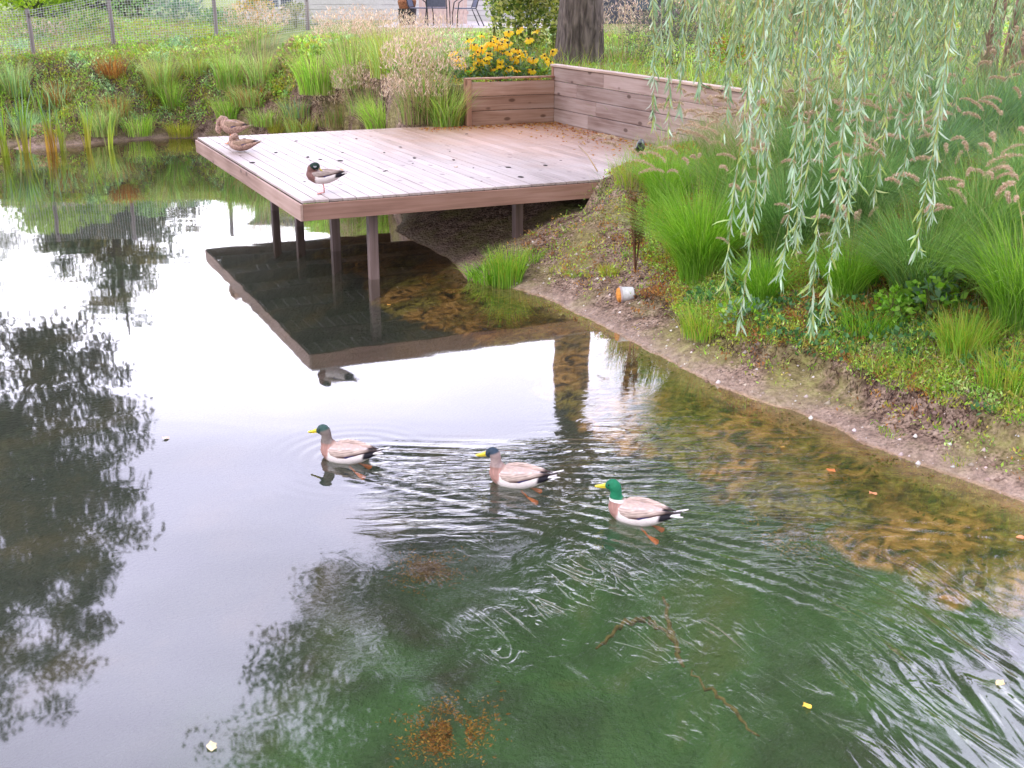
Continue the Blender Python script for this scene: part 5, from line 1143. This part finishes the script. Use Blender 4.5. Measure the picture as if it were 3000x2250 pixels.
def shoot(tip, top, near=True, leafden=80, ll=.078, far=None):
    tip = np.array(tip)-Wo; top = np.array(top)-Wo; Lh = np.linalg.norm(top-tip); n = max(6, int(Lh/.12)); t = np.linspace(0, 1, n)
    a1, a2 = rng.random(2)*6.28; sway = .035*np.stack([np.sin(t*4+a1), np.sin(t*3+a2), 0*t], 1)*t[:, None]
    hor = (top-tip)*np.array([1, 1, 0]); P = top[None]-hor[None]*(1-(1-t)**2.2)[:, None]; P[:, 2] = top[2]+(tip[2]-top[2])*t; P = P+sway; P = P[::-1]         # P[0] = tip
    side = np.stack([np.full(n, .0022), 0*t, 0*t], 1)*(.4+t[:, None]); s2 = side[:, [1, 0, 2]]
    V = np.concatenate([np.stack([P-side, P+side], 1).reshape(-1, 3), np.stack([P-s2, P+s2], 1).reshape(-1, 3)]); b = np.arange(n-1)*2; Fq = np.stack([b, b+1, b+3, b+2], 1); Fq = np.concatenate([Fq, Fq+2*n]); cS = np.tile(np.array([[.38, .30, .09]]), (len(V), 1))
    nl = int(Lh*leafden); s = rng.random(nl)**1.15*(n-1.001); i = s.astype(int); fr = (s-i)[:, None]; base = P[i]*(1-fr)+P[i+1]*fr
    th = rng.random(nl)*6.28; D = np.stack([np.cos(th)*.42, np.sin(th)*.42, np.full(nl, -1.)+.35*rng.normal(size=nl)], 1); D /= np.linalg.norm(D, axis=1, keepdims=True)
    ln_ = ll*(.6+.7*rng.random(nl)); wd_ = ln_*.125; c = pickcol(nl, WL if near else WLF, .15)
    # curved two-piece leaf
    r = rng.normal(size=(nl, 3)); sd = np.cross(D, r); sd /= np.linalg.norm(sd, axis=1, keepdims=True); cv = np.cross(D, sd)
    p0 = base; p1 = base+D*(ln_*.35)[:, None]+cv*(ln_*.03)[:, None]; p2 = base+D*(ln_*.7)[:, None]-cv*(ln_*.02)[:, None]; p3 = base+D*ln_[:, None]-cv*(ln_*.16)[:, None]; h1 = sd*(wd_/2)[:, None]
    VL = np.stack([p0-h1*.15, p0+h1*.15, p1-h1, p1+h1, p2-h1*.8, p2+h1*.8, p3-h1*.08, p3+h1*.08], 1).reshape(-1, 3); b = (np.arange(nl)*8)[:, None]+np.array([0, 2, 4])[None]; b = b.ravel(); FL = np.stack([b, b+1, b+3, b+2], 1)
    v, f, c = merge([(V, Fq, cS), (VL, FL, np.repeat(c, 8, 0))])
    if far is not None: far.append((v, f, c)); return
    npmesh('hanging_shoot', v, f, M_willow, col=c, parent=wt)
def hang(px_, py_, D_, near=True, **k):
    tip = at_y(px_, py_, D_); top = np.array([tip[0]+rng.normal()*.12+.1, tip[1]+.35+.3*rng.random(), max(3.6, tip[2]+1.2)+.9*rng.random()]); shoot(tip, top, near, **k)
tips = [(1400, 268, 7.0), (1432, 285, 7.1), (1457, 235, 7.3), (1498, 212, 7.2), (1515, 130, 7.4), (1583, 620, 5.2), (1603, 500, 5.4), (1625, 330, 6.0), (1660, 330, 6.3), (1702, 510, 5.4), (1680, 598, 5.3), (1736, 545, 5.5), (1775, 668, 5.0), (1756, 710, 5.1),
        (1800, 540, 5.6), (1842, 490, 5.5), (1855, 400, 6.0), (1900, 430, 5.9), (1950, 385, 5.8), (2000, 540, 5.3), (2030, 290, 6.2), (2008, 470, 5.7), (1720, 400, 6.4), (1640, 420, 6.0), (1780, 330, 6.5), (1560, 290, 6.6), (1830, 300, 6.6), (1925, 300, 6.4), (1975, 250, 6.8), (1600, 700, 5.2)]
for (a_, b_, D_) in tips: hang(a_, b_, D_)
for i in range(38):
    a_ = rng.uniform(1560, 2080); hang(a_, rng.uniform(60, 330)*(1-.25*abs(a_-1800)/300), rng.uniform(6.6, 9.5), False, leafden=85, ll=.075)
for i in range(14): hang(rng.uniform(2060, 2240), rng.uniform(40, 230), rng.uniform(9, 13), False, leafden=40, ll=.10)
for i in range(8): hang(rng.uniform(1380, 1560), rng.uniform(20, 150), rng.uniform(7, 9), False, leafden=45, ll=.09)
FARS = []
for i in range(175):
    a_ = rng.uniform(1400, 2240) if i < 60 else rng.uniform(1580, 2150); hang(a_, rng.uniform(20, 260)*(1-.25*abs(a_-1820)/300), rng.uniform(8.5, 13), False, leafden=60, ll=.085, far=FARS)
v, f, c = merge(FARS); o = npmesh('distant_shoots', v, f, M_willow, col=c, parent=wt); o['kind'] = 'stuff'
# boughs that carry the shoots
m = MB()
for (x, y, z) in [(1.3, 5.6, 5.3), (2.2, 5.8, 5.2), (3.0, 6.4, 5.4), (.9, 7.2, 5.4), (2.6, 8.0, 5.6), (1.8, 9.2, 5.6), (4.2, 7.5, 5.6), (5.5, 10, 5.4)]:
    e_ = np.array([x, y, z])-Wo; s_ = np.array([-1.6, -3, 5.6]) if x < 2.4 else np.array([-.4, -4, 6.0]); md = (s_+e_)/2+np.array([0, 0, .5]); m.tube([s_, md, e_, e_+np.array([-.2, -.5, -.5])], [.055, .04, .022, .008], 7)
m.build('boughs', M_bark3, wt, True)
n = 9000; P = np.stack([rng.uniform(.4, 3.6, n), rng.uniform(5.0, 11, n), rng.uniform(4.8, 7.2, n)], 1); k = fbm(P[:, 0]*1.1+3, P[:, 1]*1.1+P[:, 2], 3) > .47; P = P[k]-Wo; v, f, c = leaves(P, rdir(len(P), -1.), .09+.05*rng.random(len(P)), .016+.008*rng.random(len(P)), pickcol(len(P), WLF, .2)); npmesh('crown', v, f, M_willow, col=c, parent=wt)

# ---------------------------------------------------------------- small things
M_blk = pmat('black_plastic', (.012, .012, .014), .35, .5)
p = at(1385, 358, DZ+.08); r = empty('garden_spotlight', (p[0], p[1], hz(p[0], p[1])), 'small black garden spotlight in the grass at the deck edge', 'spotlight')
m = MB(); m.tube([(0, 0, -.05), (0, 0, .2)], [.012, .012], 10); m.build('spike', M_blk, r); m = MB(); m.tube([(-.05, -.07, .19), (-.02, .0, .24), (0, .08, .29)], [.055, .058, .034], 16); m.build('lamp_head', M_blk, r)
p = gp(1350, 648); r = empty('plastic_pot', (p[0], p[1], p[2]+.06), 'small white pot lying on its side with a rusty orange mouth on the bare bank', 'pot'); r.rotation_euler = (0, .12, R(184))
m = MB(); m.loft([(-.085, 0, 0, .050, .050), (-.08, 0, 0, .060, .060), (.03, 0, 0, .074, .074)], 24); m.build('body', pmat('white_plastic', (.62, .62, .63), .4, noise=.85), r)
m = MB(); m.loft([(.031, 0, 0, .080, .080), (.050, 0, 0, .082, .082)], 24); m.build('rim', pmat('grey_rim', (.5, .42, .44), .5), r)
m = MB(); m.loft([(.051, 0, -.0, .073, .073), (.075, 0, -.006, .066, .066), (.085, 0, -.01, .04, .04)], 20); m.build('rusty_filling', pmat('rust', (.62, .25, .05), .8, noise=.6, nscale=30), r)
p = gp(1262, 412); r = MB(); r.tube([(-.12, 0, .0), (0, .02, .06), (.13, -.02, .03)], [.012, .018, .01], 7); r.tube([(0, .02, .06), (-.05, -.06, .1)], [.010, .004], 6); o = r.build('broken_branch', pmatc('drift', (.36, .22, .15)), None, True); o.location = (p[0], p[1]-.05, p[2]+.02); tag(o, 'short broken branch lodged under the front right end of the deck', 'branch')
p = gp(1262, 330) if False else at(1250, 316, DZ); q_ = at(1290, 380, DZ)
r = MB(); r.tube([(0, 0, 0), ((q_[0]-p[0])*.5, (q_[1]-p[1])*.5, .06), (q_[0]-p[0], q_[1]-p[1], .05)], [.004, .006, .007], 6); o = r.build('fallen_twig', pmatc('twig', (.36, .24, .08)), None, True); o.location = (p[0], p[1], DZ+.006); tag(o, 'long thin yellowish twig lying at the right of the deck boards', 'twig')
# droppings and leaves on the deck
M_drop = pmat('dropping', (.035, .03, .028), .7)
dme = MB(); dme.ball((0, 0, 0), .5, 2, (1, .55, .45)); dro = dme.build('dropping', M_drop, None, True); first = True
spots = [(692, 345), (865, 318), (735, 348), (980, 346), (1098, 362), (1178, 358), (1008, 290), (640, 305), (955, 270), (1125, 412*.93), (545, 352), (528, 300), (740, 330), (830, 330), (895, 342), (596, 330), (665, 340), (770, 300)]
for i in range(34):
    if i < len(spots): a_, b_ = spots[i]
    else: a_, b_ = rng.uniform(480, 1230), rng.uniform(285, 425)
    p = at(a_, b_, DZ); u_, v_ = uv(p[0], p[1])
    if not (.1 < u_ < 5 and .1 < v_ < 5.1 and not over_deck(np.array([p[0]]), np.array([p[1]]))[0]): continue
    o = dro if first else dro.copy()
    if not first: C.objects.link(o)
    first = False; s_ = (.07 if i < len(spots) else .035)*(.6+.7*rng.random()); o.scale = (s_, s_, s_*.45); o.rotation_euler = (0, 0, rng.random()*3); o.location = (p[0], p[1], DZ+s_*.07); tag(o, 'small dark dropping on the pale deck boards', 'dropping', 'droppings scattered on the deck')
def leafthing(px_, py_, z, s_, col, lab, grp, tilt=.15):
    p = at(px_, py_, z); V_ = []; n_ = 11
    for i in range(n_):
        a_ = i/n_*6.283; rr = s_*(.6+.4*abs(math.sin(a_*2.5+.4))); V_.append((rr*math.cos(a_), rr*math.sin(a_)*.8, .004+.12*s_*math.sin(a_*3)))
    m = MB(); c_ = m.bm.verts.new((0, 0, .004)); vs = [m.bm.verts.new(v_) for v_ in V_]; c2 = m.bm.verts.new((0, 0, .002)); v2 = [m.bm.verts.new((v_[0], v_[1], v_[2]-.0015)) for v_ in V_]
    for i in range(n_): m.bm.faces.new((c_, vs[i], vs[(i+1) % n_])); m.bm.faces.new((c2, v2[(i+1) % n_], v2[i])); m.bm.faces.new((vs[i], v2[i], v2[(i+1) % n_], vs[(i+1) % n_]))
    o = m.build('fallen_leaf', pmatc('leaf_%d_%d_%d' % tuple(int(c*99) for c in col), col, noise=.7)); o.location = (p[0], p[1], z+.006); o.rotation_euler = (tilt*.5, tilt, rng.random()*6); tag(o, lab, 'leaf', grp)
FL_ = 'leaves floating on the pond'
leafthing(1743, 1528, 0, .028, (.75, .50, .06), 'yellow leaf floating on the green water near the bottom right', FL_)
leafthing(2160, 1478, 0, .026, (.75, .55, .25), 'pale orange leaf floating on the bright ripples at the right', FL_)
leafthing(1795, 1018, 0, .035, (.55, .18, .05), 'reddish brown leaf floating over the mossy shelf', FL_)
leafthing(1690, 968, 0, .02, (.5, .3, .06), 'tiny brown leaf on the rippled water right of the ducks', FL_)
leafthing(1885, 1068, 0, .035, (.6, .25, .12), 'orange brown leaf at the outer edge of the mossy shelf', FL_)
leafthing(358, 948, 0, .03, (.65, .5, .4), 'pale curled leaf on the calm water at the left', FL_)
leafthing(458, 1615, 0, .03, (.6, .5, .3), 'slender straw coloured leaf on the calm water at the lower left', FL_)
leafthing(770, 572, 0, .02, (.6, .3, .06), 'tiny orange leaf in the reflection of the deck', FL_)
leafthing(840, 660, 0, .02, (.6, .3, .06), 'tiny orange leaf beside the reflected front post', FL_)
leafthing(998, 588, 0, .02, (.55, .3, .08), 'tiny yellow leaf at the shaded shore under the deck', FL_)
leafthing(2205, 1163, 0, .03, (.65, .25, .12), 'reddish leaf at the right edge of the water', FL_)
DL = 'leaves lying on the deck'
leafthing(738, 358+10, DZ, .03, (.6, .32, .14), 'orange leaf on the deck boards right of the sleeping drake', DL); leafthing(985, 362, DZ, .03, (.6, .36, .2), 'pale orange leaf in the middle of the deck', DL)
n = 900; uu = WU-.06-np.abs(rng.normal(size=n))*.45*(rng.random(n) < .7)-rng.random(n)*.2; vv = rng.uniform(.6, WV-.05, n); k2 = rng.random(n) < .35; uu = np.where(k2, rng.uniform(3.3, WU, n), uu); vv = np.where(k2, WV-.05-np.abs(rng.normal(size=n))*.22, vv)
P = np.array([duv(a_, b_) for a_, b_ in zip(uu, vv)]); k = hfast(P[:, 0], P[:, 1]) < DZ; P = P[k]; P = np.concatenate([P, np.full((len(P), 1), DZ+.008)], 1); D = rdir(len(P), 0); D[:, 2] *= .15; v, f, c = leaves(P, D, .04+.04*rng.random(len(P)), .012+.016*rng.random(len(P)), pickcol(len(P), [(.5, .24, .08), (.36, .14, .06), (.55, .36, .12)], .3))
tag(npmesh('leaf_litter', v, f, M_leaf, col=c), 'drift of orange brown leaf litter along the foot of the timber wall', 'leaf litter', None, 'stuff')
# mossy sticks and algae just under the surface
M_moss = pmat('mossy_stick', (.15, .115, .035), .9, noise=.5, nscale=40, bump=.8)  # mossy brown, also dulled to stand in for light lost under water
def stick(pix, rad, lab, z=-.16):
    P0 = at(*pix[0], z); m = MB(); pts = []
    for a_ in pix: e_ = at(*a_, z); pts.append(tuple(e_-P0))
    fine = []
    for a_, b_ in zip(pts, pts[1:]):
        for t in np.linspace(0, 1, 9)[:-1]: fine.append(np.array(a_)*(1-t)+np.array(b_)*t+rng.normal(size=3)*.009)
    fine.append(np.array(pts[-1])); n_ = len(fine); m.tube(fine, [rad*(.55+.25*rng.random())*(.45+.55*math.sin(3.14*(i+.5)/n_)) for i in range(n_)], 8); o = m.build('sunken_branch', M_moss, None, True); o.location = tuple(P0); tag(o, lab, 'branch', 'sunken branches')
stick([(1478, 1440), (1455, 1380), (1432, 1290)], .022, 'thick mossy sunken branch standing out brightest in the green water'); stick([(1290, 1400), (1350, 1345), (1400, 1335), (1445, 1370)], .020, 'curved sunken branch left of the bright one')
stick([(1490, 1455), (1560, 1510), (1640, 1590)], .013, 'long thin sunken branch running to the lower right', -.2)
def algae(px_, py_, r_, n_, cols, lab, z=-.02, sx=1.):
    p = at(px_, py_, z); a_ = rng.random(n_)*6.28; rr = r_*np.abs(rng.normal(size=n_))*.55*(.6+.9*fbm(np.cos(a_)*2+r_*40, np.sin(a_)*2+9, 3)); P = np.stack([p[0]+rr*np.cos(a_)*sx, p[1]+rr*np.sin(a_), z-.03*rng.random(n_)], 1); k = fbm(P[:, 0]*14+40, P[:, 1]*14, 3) > .42; P = P[k]; D = rdir(len(P), 0); D[:, 2] *= .2
    v, f, c = leaves(P, D, .010+.020*rng.random(len(P)), .004+.008*rng.random(len(P)), pickcol(len(P), cols, .35)); tag(npmesh('algae_mat', v, f, M_leaf, col=c), lab, 'algae', None, 'stuff')
algae(965, 1575, .17, 5200, [(.30, .13, .03), (.42, .20, .04), (.16, .14, .03), (.5, .28, .06)], 'rusty orange algae mat floating near the bottom of the view')
algae(1725, 1150, .26, 4500, [(.22, .15, .04), (.3, .2, .05), (.16, .14, .04)], 'brown algae mat under the ripples below the shelf', -.05); algae(925, 1225, .18, 2600, [(.2, .11, .05), (.26, .15, .05)], 'dull brown algae mat below the middle drake', -.06)
algae(1080, 685, .35, 7000, [(.40, .22, .06), (.3, .17, .05), (.2, .15, .05)], 'orange brown algae streaks in the shadow before the bank', -.03, 1.8)
n = 9000; X = rng.uniform(-1., 5, n); Y = rng.uniform(4, 15, n); d = sdist(X, Y); k = (d < -.02) & (d > -1.0+.5*fbm(X*2, Y*2, 3)) & (fbm(X*3+60, Y*3, 4) > .45); X, Y = X[k], Y[k]; P = np.stack([X, Y, hfast(X, Y)+.02+.03*rng.random(len(X))], 1); P[:, 2] = np.minimum(P[:, 2], -.006); P = np.repeat(P, 3, 0)+rng.normal(size=(len(P)*3, 3))*np.array([.03, .03, .003]); P[:, 2] = np.minimum(P[:, 2], -.006); D = rdir(len(P), 0); D[:, 2] *= .2
v, f, c = leaves(P, D, .025+.03*rng.random(len(P)), .008+.01*rng.random(len(P)), pickcol(len(P), [(.30, .15, .04), (.20, .13, .03), (.14, .14, .03), (.38, .22, .05), (.07, .05, .02)], .3)); tag(npmesh('pondweed', v, f, M_leaf, col=c), 'brown green pondweed covering the shallow shelf along the shore', 'pondweed', None, 'stuff')
# hedge beyond the willow, closing the view at the top right
def hedge(name, x0, x1, y, z0, z1, thick, n, cols, label, cat):
    r_ = empty(name, ((x0+x1)/2, y, z0), label, cat); P = np.stack([rng.uniform(x0, x1, n)-(x0+x1)/2, rng.normal(size=n)*thick, rng.random(n)**.8*(z1-z0)], 1)
    P[:, 2] *= .75+.5*fbm(P[:, 0]*1.1+30, P[:, 1]*0+5, 3); k = fbm(P[:, 0]*2.4+9, P[:, 2]*2.6, 3) > .40; P = P[k]
    v, f, c = leaves(P, rdir(len(P), .2), .10+.08*rng.random(len(P)), .05+.05*rng.random(len(P)), pickcol(len(P), cols, .35)); npmesh('foliage', v, f, M_leaf, col=c, parent=r_)
hedge('hedge', 4.2, 19, 31, 1.9, 4.4, .45, 16000, G_DK+[(.2, .2, .12), (.3, .25, .18)], 'tall loose dark hedge behind the willow trunk', 'hedge')
hedge('border_shrubs', 3.6, 9.5, 26, 1.9, 3.0, .5, 5000, STRAW+PINK+G_BLUE, 'straw and pink coloured border planting behind the willow curtain', 'shrub')
